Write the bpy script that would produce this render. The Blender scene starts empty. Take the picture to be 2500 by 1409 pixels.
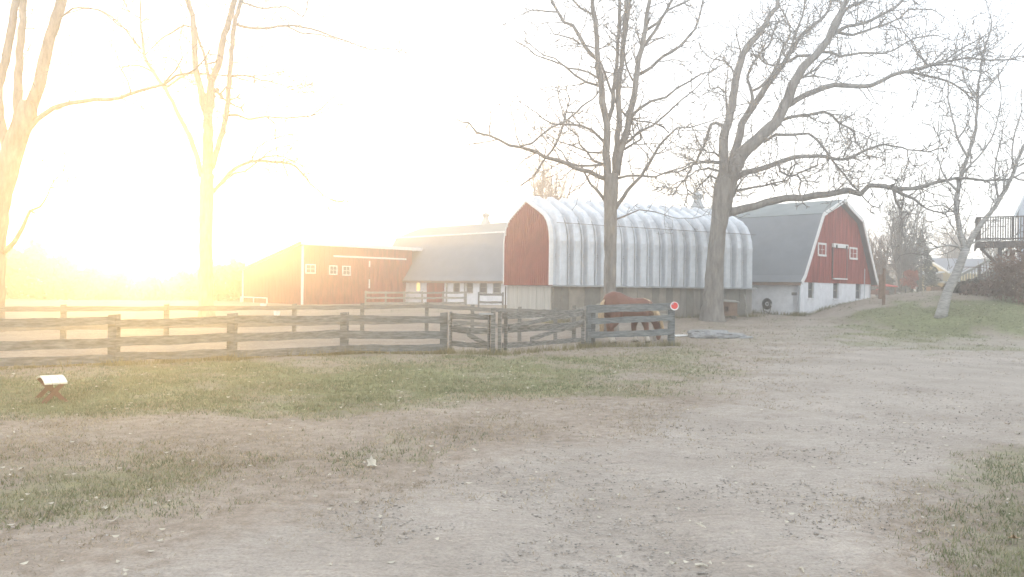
import bpy, math, random
import numpy as np
from mathutils import Vector, Matrix, noise as mnoise

rnd = random.Random(7)
scene = bpy.context.scene
COL = scene.collection

# ------------------------------------------------------------------ camera, sky, sun, exposure
FPX, CX, CY = 2000.0, 1250.0, 704.5
CAM = Vector((0, 0, 1.65))
ROLL = 0.013
RV = Vector((math.cos(ROLL), 0, math.sin(ROLL)))
UV = Vector((-math.sin(ROLL), 0, math.cos(ROLL)))
FV = Vector((0, 1, 0))
cam_data = bpy.data.cameras.new('camera')
cam = bpy.data.objects.new('camera', cam_data)
COL.objects.link(cam)
cam_data.sensor_width = 36.0
cam_data.lens = FPX / 2500.0 * 36.0
cam_data.clip_start = 0.1
cam_data.clip_end = 2000
M = Matrix((RV, UV, -FV)).transposed().to_4x4()
M.translation = CAM
cam.matrix_world = M
scene.camera = cam

SUN_AZ = math.radians(-24.4)
SUN_EL = math.radians(2.6)
SUN_DIR = Vector((math.sin(SUN_AZ) * math.cos(SUN_EL), math.cos(SUN_AZ) * math.cos(SUN_EL), math.sin(SUN_EL)))
world = bpy.data.worlds.new("World")
scene.world = world
world.use_nodes = True
wn = world.node_tree.nodes
wl = world.node_tree.links
wn.clear()
wo = wn.new('ShaderNodeOutputWorld')
wb = wn.new('ShaderNodeBackground')
sky = wn.new('ShaderNodeTexSky')
sky.sky_type = 'NISHITA'
sky.sun_disc = False
sky.sun_elevation = SUN_EL
sky.sun_rotation = SUN_AZ
sky.altitude = 100
sky.air_density = 1.0
sky.dust_density = 1.0
sky.ozone_density = 1.0
hs = wn.new('ShaderNodeHueSaturation')
hs.inputs['Saturation'].default_value = 0.8
wl.new(sky.outputs[0], hs.inputs['Color'])
wt = wn.new('ShaderNodeMix')       # camera white balance of a cool clear sky
wt.data_type = 'RGBA'
wt.blend_type = 'MULTIPLY'
wt.inputs[0].default_value = 1.0
wt.inputs[7].default_value = (.92, 1.0, 1.10, 1)
wl.new(hs.outputs[0], wt.inputs[6])
# thin even high cloud lit by the low sun veils the clear sky
wm = wn.new('ShaderNodeMix')
wm.data_type = 'RGBA'
wm.inputs[0].default_value = 0.90
wm.inputs[7].default_value = (.75, .795, .865, 1)
wl.new(wt.outputs[2], wm.inputs[6])
wl.new(wm.outputs[2], wb.inputs['Color'])
wb.inputs['Strength'].default_value = 0.15
wl.new(wb.outputs[0], wo.inputs['Surface'])

sd = bpy.data.lights.new('sun', 'SUN')
sd.energy = 0.27
sd.angle = math.radians(0.5)
sd.color = (1.0, .62, .19)
so = bpy.data.objects.new('sun', sd)
COL.objects.link(so)
so.rotation_euler = SUN_DIR.to_track_quat('Z', 'Y').to_euler()

scene.view_settings.view_transform = 'Standard'
scene.view_settings.look = 'None'
scene.view_settings.gamma = 1.0
scene.view_settings.use_curve_mapping = False
scene.view_settings.exposure = 3.94
HAZE_DENSITY = 0.0072
HAZE_ANISO = 0.82
scene.render.engine = 'CYCLES'
scene.cycles.use_denoising = True
scene.cycles.denoising_prefilter = 'ACCURATE'
scene.cycles.max_bounces = 6
scene.cycles.volume_bounces = 2
scene.cycles.transparent_max_bounces = 8
scene.cycles.sample_clamp_indirect = 8

# ------------------------------------------------------------------ picture geometry helpers
def ray(px, py):
    return FV + RV * ((px - CX) / FPX) + UV * (-(py - CY) / FPX)

def P(px, py, Z):
    return CAM + ray(px, py) * Z

def project(p):
    d = Vector(p) - CAM
    z = d.dot(FV)
    return CX + FPX * d.dot(RV) / z, CY - FPX * d.dot(UV) / z

GX = np.array([-200., -60, -14, -4, 6, 14, 22, 45, 200])
GY = np.array([-50., 25, 30, 37, 46, 60, 90, 140, 300])
GZ = np.array([
    [0, 0, 0, .05, .10, .20, .5, .9, 1.2],
    [0, 0, 0, .05, .10, .20, .5, .9, 1.2],
    [0, 0, .03, .10, .25, .40, .6, 1.0, 1.3],
    [0, 0, .10, .25, .40, .50, .8, 1.1, 1.3],
    [0, 0, .16, .42, .60, .80, 1.2, 1.3, 1.4],
    [0, 0, .16, .42, .75, 1.0, 1.4, 1.4, 1.4],
    [0, 0, .16, .45, 1.05, 1.4, 1.6, 1.5, 1.5],
    [0, 0, .16, .50, 1.05, 1.45, 1.7, 1.5, 1.5],
    [0, 0, .16, .50, 1.0, 1.3, 1.6, 1.5, 1.5]])

def _sm(t):
    return t * t * (3 - 2 * t) * .6 + t * .4

def ground_np(x, y):
    x = np.clip(np.asarray(x, float), -199.9, 199.9)
    y = np.clip(np.asarray(y, float), -49.9, 299.9)
    i = np.clip(np.searchsorted(GX, x) - 1, 0, len(GX) - 2)
    j = np.clip(np.searchsorted(GY, y) - 1, 0, len(GY) - 2)
    tx = _sm((x - GX[i]) / (GX[i + 1] - GX[i]))
    ty = _sm((y - GY[j]) / (GY[j + 1] - GY[j]))
    z = (GZ[i, j] * (1 - tx) * (1 - ty) + GZ[i + 1, j] * tx * (1 - ty)
         + GZ[i, j + 1] * (1 - tx) * ty + GZ[i + 1, j + 1] * tx * ty)
    d = np.sqrt(((x - 26) / 12.0) ** 2 + ((y - 37) / 10.0) ** 2)
    z = z + 1.2 * np.clip(1 - d ** 4, 0, 1)
    z = z + 0.018 * np.sin(x * .9 + 1.3 * np.sin(y * .37)) * np.sin(y * .71 + .8) + 0.01 * np.sin(x * 2.3 + y * 1.7)
    return z

def gz(x, y):
    return float(ground_np(x, y))

def G(px, py):
    d = ray(px, py)
    t0 = 2.0
    while t0 < 250:
        p = CAM + d * t0
        if p.z < gz(p.x, p.y):
            a, b = t0 - .25, t0
            for _ in range(18):
                m = (a + b) / 2
                p = CAM + d * m
                if p.z < gz(p.x, p.y): b = m
                else: a = m
            p = CAM + d * b
            return Vector((p.x, p.y, gz(p.x, p.y)))
        t0 += .25
    p = CAM + d * 100
    return Vector((p.x, p.y, gz(p.x, p.y)))

# ------------------------------------------------------------------ materials
MATS = {}
def mat(name, col, rough=.85, var=.25, scale=3.0, bump=0.0, bscale=None, metal=0.0, emis=None, stretch=(1, 1, 1), spec=.3, col2=None, detail=6, bdist=.02):
    if name in MATS: return MATS[name]
    m = bpy.data.materials.new(name)
    m.use_nodes = True
    nt = m.node_tree
    n, l = nt.nodes, nt.links
    b = n['Principled BSDF']
    b.inputs['Roughness'].default_value = rough
    b.inputs['Metallic'].default_value = metal
    b.inputs['Specular IOR Level'].default_value = spec
    tc = n.new('ShaderNodeTexCoord')
    mp = n.new('ShaderNodeMapping')
    mp.inputs['Scale'].default_value = stretch
    l.new(tc.outputs['Object'], mp.inputs['Vector'])
    ns = n.new('ShaderNodeTexNoise')
    ns.inputs['Scale'].default_value = scale
    ns.inputs['Detail'].default_value = detail
    ns.inputs['Roughness'].default_value = .65
    l.new(mp.outputs[0], ns.inputs['Vector'])
    cr = n.new('ShaderNodeValToRGB')
    c2 = col2 or tuple(min(1, c * (1 + var)) for c in col)
    c1 = tuple(c * (1 - var) for c in col)
    cr.color_ramp.elements[0].position = .35
    cr.color_ramp.elements[1].position = .68
    cr.color_ramp.elements[0].color = (*c1, 1)
    cr.color_ramp.elements[1].color = (*c2, 1)
    l.new(ns.outputs['Fac'], cr.inputs['Fac'])
    l.new(cr.outputs['Color'], b.inputs['Base Color'])
    if bump:
        n2 = n.new('ShaderNodeTexNoise')
        n2.inputs['Scale'].default_value = bscale or scale * 4
        n2.inputs['Detail'].default_value = 5
        l.new(mp.outputs[0], n2.inputs['Vector'])
        bp = n.new('ShaderNodeBump')
        bp.inputs['Strength'].default_value = bump
        bp.inputs['Distance'].default_value = bdist
        l.new(n2.outputs['Fac'], bp.inputs['Height'])
        l.new(bp.outputs['Normal'], b.inputs['Normal'])
    if emis:
        b.inputs['Emission Color'].default_value = (*emis[0], 1)
        b.inputs['Emission Strength'].default_value = emis[1]
    MATS[name] = m
    return m

bark = mat('bark', (.21, .195, .175), .95, .35, 6, .8, 14, stretch=(1, 1, .25), bdist=.03)
bark_light = mat('bark_light', (.22, .19, .16), .95, .3, 6, .6, 14, stretch=(1, 1, .3))
birch_bark = mat('birch_bark', (.33, .315, .295), .85, .45, 9, .4, 14, stretch=(.5, .5, 3))
twig_mat = mat('twig', (.19, .175, .16), .95, .25, 3)
twig_brown = mat('twig_brown', (.20, .13, .09), .95, .3, 3)
fence_mat = mat('weathered_fence_paint', (.14, .155, .16), .8, .3, 4, .6, 30, stretch=(1, 1, 6), col2=(.24, .26, .26))
fence_worn = mat('peeling_fence_wood', (.14, .145, .14), .9, .45, 7, .8, 26, stretch=(.6, .6, 7), col2=(.33, .33, .31))
fence_far = mat('sun_bleached_fence_wood', (.21, .21, .195), .9, .3, 5, .6, 26, stretch=(.6, .6, 7))
grey_wood = mat('grey_wood', (.30, .29, .26), .9, .25, 5, .5, 25, stretch=(1, 1, 4))
red_paint = mat('barn_red_paint', (.30, .058, .042), .75, .34, 2.5, .3, 18, stretch=(2, 2, .35))
red_corr = mat('red_corrugated_metal', (.33, .09, .075), .5, .15, 2, .1)
white_paint = mat('white_trim_paint', (.78, .78, .76), .6, .07, 5, .1)
block_paint = mat('white_block_paint', (.80, .82, .85), .8, .10, 2.5, .35, 10)
shingle = mat('asphalt_shingle', (.20, .215, .23), .9, .10, 1.1, .35, 30, stretch=(1, 1, 1.3))
shingle_green = mat('green_grey_shingle', (.20, .225, .225), .9, .10, 1.1, .35, 30, stretch=(1, 1, 1.3))
galv = mat('galvanised_steel', (.60, .63, .66), .42, .12, 2.2, .08, 20, metal=.4)
galv_dark = mat('weathered_galvanised_steel', (.36, .38, .39), .6, .18, 3, .1, metal=.1)
concrete = mat('concrete_stave', (.27, .26, .235), .92, .2, 2, .4, 14, stretch=(3, 3, .4))
concrete_light = mat('pale_concrete_stave', (.46, .45, .41), .92, .14, 2, .4, 14, stretch=(3, 3, .4))
glass_dark = mat('window_glass', (.07, .08, .085), .12, .2, 1, spec=.6)
glass_pale = mat('pale_window_glass', (.30, .33, .34), .12, .2, 1, spec=.8)
glass_sunset = mat('sunset_reflection_glass', (.6, .45, .2), .3, .1, 1, emis=((1, .62, .22), .09))  # amber emission stands in for the sunset reflected in the pane
dark_wood = mat('dark_stained_wood', (.15, .13, .115), .9, .3, 6, .5, 20)
brown_wood = mat('brown_plywood', (.24, .16, .115), .9, .25, 4, .3, 20)
stone_mat = mat('field_stone', (.26, .26, .255), .92, .3, 5, .8, 14)
yellow_siding = mat('yellow_siding', (.55, .45, .19), .75, .08, 2)
roof_blue = mat('blue_grey_shingle', (.20, .22, .26), .9, .12, 3)
green_plastic = mat('dark_green_metal', (.03, .055, .045), .5, .2, 3)
rubber = mat('black_rubber_hose', (.04, .042, .042), .6, .2, 6)
coat = mat('chestnut_coat', (.15, .062, .042), .55, .14, 3, .1, 30, spec=.35)
mane_mat = mat('flaxen_hair', (.50, .38, .24), .7, .25, 12, .5, 40, stretch=(3, 3, .5))
sock_mat = mat('white_sock_hair', (.62, .57, .50), .8, .1, 9)
hoof_mat = mat('hoof_horn', (.16, .13, .10), .6, .2, 9)
sign_white = mat('sign_white', (.80, .80, .80), .5, .04, 4)
sign_red = mat('sign_red', (.72, .07, .06), .5, .08, 4)
leaf_pale = mat('dry_pale_leaf', (.46, .42, .34), .8, .25, 8, .3)
leaf_brown = mat('dry_brown_leaf', (.30, .22, .13), .85, .3, 8, .3)
needle = mat('evergreen_needles', (.045, .06, .045), .9, .3, 1.5)
red_leaf = mat('red_autumn_leaves', (.34, .10, .06), .9, .25, 2)
wood_fol = mat('woodland_foliage', (.10, .085, .055), .95, .35, .4)
brush_mat = mat('brown_brush_leaves', (.20, .125, .085), .95, .35, 1.2)
grass_mat = mat('green_grass_blades', (.175, .205, .105), .9, .25, .9, col2=(.28, .27, .16))
dry_mat = mat('dry_grass_blades', (.36, .30, .21), .95, .3, 1.1)
peb_mat = mat('gravel_stone', (.34, .31, .275), .95, .45, 2.0)
bench_top_mat = mat('pale_bench_board', (.72, .68, .56), .5, .1, 6, .2)
bench_leg_mat = mat('reddish_bench_leg', (.22, .12, .085), .85, .2, 6)
red_tarp = mat('red_awning', (.60, .06, .05), .6, .1, 3)

# ------------------------------------------------------------------ mesh buffers
class MB:
    def __init__(s):
        s.v, s.f = [], []
    def quad8(s, c):
        n = len(s.v)
        s.v += [tuple(p) for p in c]
        for q in ((0, 3, 2, 1), (4, 5, 6, 7), (0, 1, 5, 4), (1, 2, 6, 5), (2, 3, 7, 6), (3, 0, 4, 7)):
            s.f.append(tuple(n + i for i in q))
        return s
    def box(s, x0, x1, y0, y1, z0, z1):
        return s.quad8([(x0, y0, z0), (x1, y0, z0), (x1, y1, z0), (x0, y1, z0), (x0, y0, z1), (x1, y0, z1), (x1, y1, z1), (x0, y1, z1)])
    def bar(s, a, b, w, h, up=Vector((0, 0, 1))):
        a, b = Vector(a), Vector(b)
        t = (b - a).normalized()
        sd_ = t.cross(up)
        if sd_.length < 1e-3: sd_ = t.cross(Vector((0, 1, 0)))
        sd_.normalize()
        u = sd_.cross(t).normalized()
        o = [(-1, -1), (1, -1), (1, 1), (-1, 1)]
        c = [a + sd_ * (w / 2 * i) + u * (h / 2 * j) for i, j in o] + [b + sd_ * (w / 2 * i) + u * (h / 2 * j) for i, j in o]
        return s.quad8(c)
    def tube(s, pts, rad, k=6, cap=True):
        n0 = len(s.v)
        N = len(pts)
        pts = [Vector(p) for p in pts]
        ref = None
        for i, p in enumerate(pts):
            t = pts[min(i + 1, N - 1)] - pts[max(i - 1, 0)]
            if t.length < 1e-9: t = Vector((0, 0, 1))
            t.normalize()
            if ref is None:
                ref = Vector((1, 0, 0)) if abs(t.x) < .8 else Vector((0, 1, 0))
            a = ref - t * ref.dot(t)
            if a.length < 1e-4: a = t.orthogonal()
            a.normalize()
            ref = a
            b = t.cross(a)
            r = rad[i]
            for q in range(k):
                an = 2 * math.pi * q / k
                v = p + a * (r * math.cos(an)) + b * (r * math.sin(an))
                s.v.append((v.x, v.y, v.z))
        for i in range(N - 1):
            for q in range(k):
                s.f.append((n0 + i * k + q, n0 + i * k + (q + 1) % k, n0 + (i + 1) * k + (q + 1) % k, n0 + (i + 1) * k + q))
        if cap:
            s.f.append(tuple(n0 + q for q in range(k))[::-1])
            s.f.append(tuple(n0 + (N - 1) * k + q for q in range(k)))
        return s
    def prism(s, poly, off):
        n = len(s.v)
        k = len(poly)
        off = Vector(off)
        s.v += [tuple(p) for p in poly] + [tuple(Vector(p) + off) for p in poly]
        s.f.append(tuple(range(n, n + k)))
        s.f.append(tuple(range(n + k, n + 2 * k))[::-1])
        for i in range(k):
            j = (i + 1) % k
            s.f.append((n + i, n + k + i, n + k + j, n + j))
        return s
    def tri(s, a, b, c):
        n = len(s.v)
        s.v += [tuple(a), tuple(b), tuple(c)]
        s.f.append((n, n + 1, n + 2))
    def build(s, name, m, parent=None, smooth=False, bevel=0):
        me = bpy.data.meshes.new(name)
        me.from_pydata(s.v, [], s.f)
        me.materials.append(m)
        if smooth:
            me.polygons.foreach_set('use_smooth', [True] * len(me.polygons))
        o = bpy.data.objects.new(name, me)
        COL.objects.link(o)
        if parent is not None:
            o.parent = parent
            P_ = parent
            off = Vector((0, 0, 0))
            while P_ is not None:
                off += P_.location
                P_ = P_.parent
            o.data.transform(Matrix.Translation(-off))
        if bevel:
            bv = o.modifiers.new('bevel', 'BEVEL')
            bv.width = bevel
            bv.segments = 1
            bv.limit_method = 'ANGLE'
        return o

def mesh_np(name, V, F, m, parent=None):
    me = bpy.data.meshes.new(name)
    V = np.asarray(V, np.float32)
    F = np.asarray(F, np.int32)
    me.vertices.add(len(V))
    me.vertices.foreach_set('co', V.ravel())
    k = F.shape[1]
    me.loops.add(F.size)
    me.loops.foreach_set('vertex_index', F.ravel())
    me.polygons.add(len(F))
    me.polygons.foreach_set('loop_start', np.arange(0, F.size, k, dtype=np.int32))
    me.polygons.foreach_set('loop_total', np.full(len(F), k, np.int32))
    me.materials.append(m)
    me.update(calc_edges=True)
    o = bpy.data.objects.new(name, me)
    COL.objects.link(o)
    if parent is not None:
        o.parent = parent
        me.transform(Matrix.Translation(-parent.location))
    return o

def thing(name, loc, label, cat, group=None):
    o = bpy.data.objects.new(name, None)
    o.empty_display_size = .2
    COL.objects.link(o)
    o.location = loc
    o['label'] = label
    o['category'] = cat
    if group: o['group'] = group
    return o

def tag(o, label, cat, group=None, kind=None):
    o['label'] = label
    o['category'] = cat
    if group: o['group'] = group
    if kind: o['kind'] = kind
    return o

class Plane:
    """vertical wall plane: origin (x,y), unit direction u, outward normal n"""
    def __init__(s, ox, oy, ux, uy, nx, ny):
        s.o = Vector((ox, oy, 0)); s.u = Vector((ux, uy, 0)).normalized(); s.n = Vector((nx, ny, 0)).normalized()
    def uz(s, px, py):
        d = ray(px, py)
        t = (s.o - CAM).dot(s.n) / d.dot(s.n)
        p = CAM + d * t
        return (p - s.o).dot(s.u), p.z
    def pt(s, u, z, d=0.0):
        p = s.o + s.u * u + s.n * d
        return Vector((p.x, p.y, z))
    def box(s, mb, u0, u1, z0, z1, d0, d1):
        return mb.quad8([s.pt(u0, z0, d0), s.pt(u1, z0, d0), s.pt(u1, z0, d1), s.pt(u0, z0, d1),
                         s.pt(u0, z1, d0), s.pt(u1, z1, d0), s.pt(u1, z1, d1), s.pt(u0, z1, d1)])
    def rect(s, x0, y0, x1, y1):
        ym = (y0 + y1) / 2; xm = (x0 + x1) / 2
        a = s.uz(x0, ym)[0]; b = s.uz(x1, ym)[0]
        return min(a, b), max(a, b), s.uz(xm, y1)[1], s.uz(xm, y0)[1]

def window(pl, r, parent, cols=2, rows=2, frame=.07, fm=None, gm=None, label=None, recess=False):
    u0, u1, z0, z1 = r
    fm = fm or white_paint
    mb = MB()
    d0, d1 = .0, .055
    pl.box(mb, u0, u1, z0, z0 + frame, d0, d1 + .02)
    pl.box(mb, u0, u1, z1 - frame, z1, d0, d1)
    pl.box(mb, u0, u0 + frame, z0 + frame, z1 - frame, d0, d1)
    pl.box(mb, u1 - frame, u1, z0 + frame, z1 - frame, d0, d1)
    w = mb.build('window', fm, parent)
    if label: w['label'] = label
    m2 = MB()
    for c in range(1, cols):
        uu = u0 + frame + (u1 - u0 - 2 * frame) * c / cols
        pl.box(m2, uu - .012, uu + .012, z0 + frame, z1 - frame, .0385, .05)
    for c in range(1, rows):
        zz = z0 + frame + (z1 - z0 - 2 * frame) * c / rows
        pl.box(m2, u0 + frame, u1 - frame, zz - .012, zz + .012, .030, .0385)
    if m2.v: m2.build('muntin', fm, w)
    gu, gzz = (u1 - u0 - 2 * frame) / cols, (z1 - z0 - 2 * frame) / rows
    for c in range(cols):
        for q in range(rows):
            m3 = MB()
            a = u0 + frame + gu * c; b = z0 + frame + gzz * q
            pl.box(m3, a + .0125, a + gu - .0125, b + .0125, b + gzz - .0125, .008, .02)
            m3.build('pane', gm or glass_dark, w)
    return w

# ------------------------------------------------------------------ ground
def poly_soft(px, py, poly, jit, seeds, amp):
    """soft inside-ness of polygons whose outline is roughened"""
    acc = np.zeros(px.shape)
    for s in range(6):
        a = s * 2.399
        sx = px + jit * (s / 6.0 + .3) * math.cos(a) + seeds[0] * amp
        sy = py + jit * .22 * (s / 6.0 + .3) * math.sin(a) + seeds[1] * amp * .22
        ins = np.zeros(px.shape, bool)
        n = len(poly)
        for i in range(n):
            x1, y1 = poly[i]; x2, y2 = poly[(i + 1) % n]
            c = ((y1 > sy) != (y2 > sy)) & (sx < (x2 - x1) * (sy - y1) / ((y2 - y1) + 1e-9) + x1)
            ins ^= c
        acc += ins
    return acc / 6.0

def vnoise(x, y, sc, seed):
    """cheap value noise in numpy"""
    X = x * sc + seed * 17.3; Y = y * sc + seed * 9.1
    xi = np.floor(X); yi = np.floor(Y)
    fx = X - xi; fy = Y - yi
    fx = fx * fx * (3 - 2 * fx); fy = fy * fy * (3 - 2 * fy)
    def h(a, b):
        v = np.sin(a * 127.1 + b * 311.7 + seed * 74.7) * 43758.5453
        return v - np.floor(v)
    return (h(xi, yi) * (1 - fx) + h(xi + 1, yi) * fx) * (1 - fy) + (h(xi, yi + 1) * (1 - fx) + h(xi + 1, yi + 1) * fx) * fy

GRAVEL = [(330, 1409), (620, 1300), (900, 1210), (1250, 1130), (1480, 1060), (1650, 1000), (1760, 930), (1870, 860), (1905, 815), (1860, 792), (1990, 775), (2090, 757), (2150, 748), (2200, 733), (2330, 724), (2330, 740), (2200, 760), (2085, 783), (2180, 812), (2260, 824), (2500, 828), (2900, 834), (2900, 1060), (2480, 1080), (2420, 1150), (2330, 1200), (2270, 1300), (2250, 1409), (2250, 2200), (-100, 2200)]
PADDOCK = [(-900, 950), (0, 897), (560, 878), (1085, 862), (1440, 850), (1640, 848), (1650, 800), (1640, 780), (1236, 780), (1236, 765), (560, 768), (-900, 775)]
GREENS = [
    ([(-600, 945), (0, 912), (300, 897), (560, 884), (850, 872), (1000, 868), (1100, 885), (1300, 872), (1650, 853), (1860, 862), (1760, 915), (1600, 935), (1250, 950), (900, 975), (600, 1000), (300, 1010), (-600, 1030)], .8),
    ([(-600, 1120), (0, 1110), (200, 1100), (420, 1095), (580, 1150), (450, 1230), (250, 1270), (-600, 1350)], .42),
    ([(800, 1085), (960, 1050), (1150, 1045), (1120, 1110), (900, 1130)], .5),
    ([(2085, 783), (2150, 760), (2250, 742), (2330, 730), (3100, 640), (3100, 832), (2260, 822), (2180, 812)], 1.15),
    ([(2360, 1130), (2500, 1070), (3100, 1040), (3100, 2200), (2280, 2200), (2300, 1300)], .42),
    ([(1836, 772), (1950, 758), (2125, 736), (2165, 745), (2060, 766), (1950, 776), (1850, 783)], .95),
    ([(1640, 850), (1660, 800), (1800, 785), (1890, 795), (1880, 850)], .5),
    ([(560, 744), (1240, 738), (1240, 756), (560, 764)], .8),
    ([(2130, 735), (2160, 716), (2400, 706), (2400, 722), (2200, 732)], .8),
]
def masks(x, y, z):
    dx = x; dz = z - 1.65
    D = np.maximum(y, 1.2)
    px = CX + FPX * (dx * RV.x + dz * RV.z) / D
    py = CY - FPX * (dx * UV.x + dz * UV.z) / D
    n1 = vnoise(x, y, .7, 1) + .5 * vnoise(x, y, 2.1, 2) - .75
    n2 = vnoise(x, y, .8, 3) + .5 * vnoise(x, y, 2.6, 4) - .75
    px = px + 0; 
    gr = np.zeros(px.shape)
    for poly, w in GREENS:
        gr = np.maximum(gr, w * poly_soft(px, py, poly, 220, (n1, n2), 200))
    gv = poly_soft(px, py, GRAVEL, 260, (n2, n1), 240)
    pd = poly_soft(px, py, PADDOCK, 14, (n2, n1), 22)
    # grass breaks into patches
    pat = np.clip((vnoise(x, y, .55, 5) + .55 * vnoise(x, y, 1.7, 6) + .3 * vnoise(x, y, 5, 8) - .38) * 1.6, 0, 1)
    gr = np.clip(gr * (.45 + .85 * pat), 0, 1)
    return gr, gv, pd

def axis(spec):
    out = [spec[0][0]]
    for (a, b, st) in spec:
        n = max(1, int(round((b - a) / st)))
        out += list(np.linspace(a, b, n + 1)[1:])
    return np.array(out)
xs = axis([(-145, -40, 5), (-40, -20, 1), (-20, -9, .4), (-9, 9, .13), (9, 24, .35), (24, 45, 1), (45, 145, 5)])
ys = axis([(-30, 2, 2), (2, 12, .1), (12, 26, .2), (26, 60, .6), (60, 146, 4)])
Xg, Yg = np.meshgrid(xs, ys)
Zg = ground_np(Xg, Yg)
GRm, GVm, PDm = masks(Xg, Yg, Zg)
near = np.clip((30 - Yg) / 22, 0, 1)
rut = (vnoise(Xg, Yg, 1.2, 11) - .5) * .05 + (vnoise(Xg, Yg, 3.2, 12) - .5) * .03 + (vnoise(Xg, Yg, 7.5, 13) - .5) * .018
Zg = Zg + rut * near * (.5 + .5 * np.maximum(GVm, PDm))

gm = bpy.data.materials.new('ground_soil_and_grass')
gm.use_nodes = True
nt = gm.node_tree; n_, l_ = nt.nodes, nt.links
bs = n_['Principled BSDF']; bs.inputs['Roughness'].default_value = .95; bs.inputs['Specular IOR Level'].default_value = .15
geo = n_.new('ShaderNodeNewGeometry')
att = n_.new('ShaderNodeAttribute'); att.attribute_name = 'cover'
sep = n_.new('ShaderNodeSeparateColor'); l_.new(att.outputs['Color'], sep.inputs['Color'])
def N(scale, detail=5, stretch=(1, 1, 1), rough=.6):
    mp = n_.new('ShaderNodeMapping'); mp.inputs['Scale'].default_value = stretch
    l_.new(geo.outputs['Position'], mp.inputs['Vector'])
    t = n_.new('ShaderNodeTexNoise'); t.inputs['Scale'].default_value = scale; t.inputs['Detail'].default_value = detail
    t.inputs['Roughness'].default_value = rough
    l_.new(mp.outputs[0], t.inputs['Vector'])
    return t.outputs['Fac']
def ramp(fac, stops):
    r = n_.new('ShaderNodeValToRGB')
    e = r.color_ramp.elements
    e[0].position, e[0].color = stops[0][0], (*stops[0][1], 1)
    e[1].position, e[1].color = stops[-1][0], (*stops[-1][1], 1)
    for p_, c_ in stops[1:-1]:
        q = e.new(p_); q.color = (*c_, 1)
    l_.new(fac, r.inputs['Fac'])
    return r.outputs['Color']
def mix(f, a, b, mode='MIX'):
    m_ = n_.new('ShaderNodeMix'); m_.data_type = 'RGBA'; m_.blend_type = mode
    if isinstance(f, float): m_.inputs[0].default_value = f
    else: l_.new(f, m_.inputs[0])
    l_.new(a, m_.inputs[6]); l_.new(b, m_.inputs[7])
    return m_.outputs[2]
def math_(op, a, b):
    m_ = n_.new('ShaderNodeMath'); m_.operation = op
    for i, v in enumerate((a, b)):
        if isinstance(v, (int, float)): m_.inputs[i].default_value = v
        else: l_.new(v, m_.inputs[i])
    m_.use_clamp = True
    return m_.outputs[0]
fine = N(45, 4); mid = N(7, 6); big = N(.6, 4); clod = N(16, 5, (.45, 1.3, 1), .7)
earth = ramp(mid, [(.25, (.23, .19, .15)), (.5, (.30, .255, .21)), (.75, (.38, .33, .275))])
grav = ramp(clod, [(.25, (.27, .24, .205)), (.45, (.345, .31, .27)), (.62, (.39, .35, .305)), (.8, (.46, .42, .37))])
pad = ramp(mid, [(.25, (.19, .16, .135)), (.5, (.27, .235, .20)), (.75, (.35, .31, .27))])
green = ramp(mid, [(.25, (.12, .13, .07)), (.5, (.20, .215, .11)), (.78, (.30, .28, .165))])
edge = math_('MULTIPLY', math_('SUBTRACT', mid, .5), 1.1)
def sharp(ch, k=2.2):
    a = math_('ADD', ch, math_('MULTIPLY', math_('SUBTRACT', mid, .5), 1.0))
    a = math_('SUBTRACT', a, math_('MULTIPLY', math_('SUBTRACT', .5, mid), 1.0))
    return math_('MULTIPLY', math_('SUBTRACT', a, .22), k)
c = mix(sharp(sep.outputs[1], 1.6), earth, grav)
c = mix(sharp(sep.outputs[2], 2.0), c, pad)
c = mix(sharp(sep.outputs[0], 1.8), c, green)
fr = ramp(fine, [(.25, (.74, .74, .74)), (.5, (1, 1, 1)), (.8, (1.22, 1.21, 1.2))])
c = mix(1.0, c, fr, 'MULTIPLY')
br = ramp(big, [(.3, (.82, .80, .78)), (.7, (1.12, 1.12, 1.12))])
c = mix(1.0, c, br, 'MULTIPLY')
l_.new(c, bs.inputs['Base Color'])
bp = n_.new('ShaderNodeBump'); bp.inputs['Strength'].default_value = .9; bp.inputs['Distance'].default_value = .05
hsum = math_('ADD', math_('MULTIPLY', clod, .7), math_('MULTIPLY', fine, .3))
l_.new(hsum, bp.inputs['Height']); l_.new(bp.outputs['Normal'], bs.inputs['Normal'])

ny, nx = Xg.shape
fi = np.arange((ny - 1) * (nx - 1)); r_ = fi // (nx - 1); c_ = fi % (nx - 1)
F = np.stack([r_ * nx + c_, r_ * nx + c_ + 1, (r_ + 1) * nx + c_ + 1, (r_ + 1) * nx + c_], 1)
Vg = np.stack([Xg.ravel(), Yg.ravel(), Zg.ravel()], 1)
cov = np.stack([GRm.ravel(), GVm.ravel(), PDm.ravel(), np.ones(GRm.size)], 1)
fg = GVm.ravel()[F].mean(1); fp = PDm.ravel()[F].mean(1)
which = np.where(fp > .5, 2, np.where((fg > .5), 1, 0))
for k, nm in enumerate(('ground', 'driveway', 'paddock_dirt')):
    sel = F[which == k]
    used, inv = np.unique(sel, return_inverse=True)
    o = mesh_np(nm, Vg[used], inv.reshape(sel.shape), gm)
    o.data.polygons.foreach_set('use_smooth', [True] * len(o.data.polygons))
    a = o.data.color_attributes.new('cover', 'FLOAT_COLOR', 'POINT')
    a.data.foreach_set('color', cov[used].astype(np.float32).ravel())
    o['kind'] = 'structure'

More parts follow.
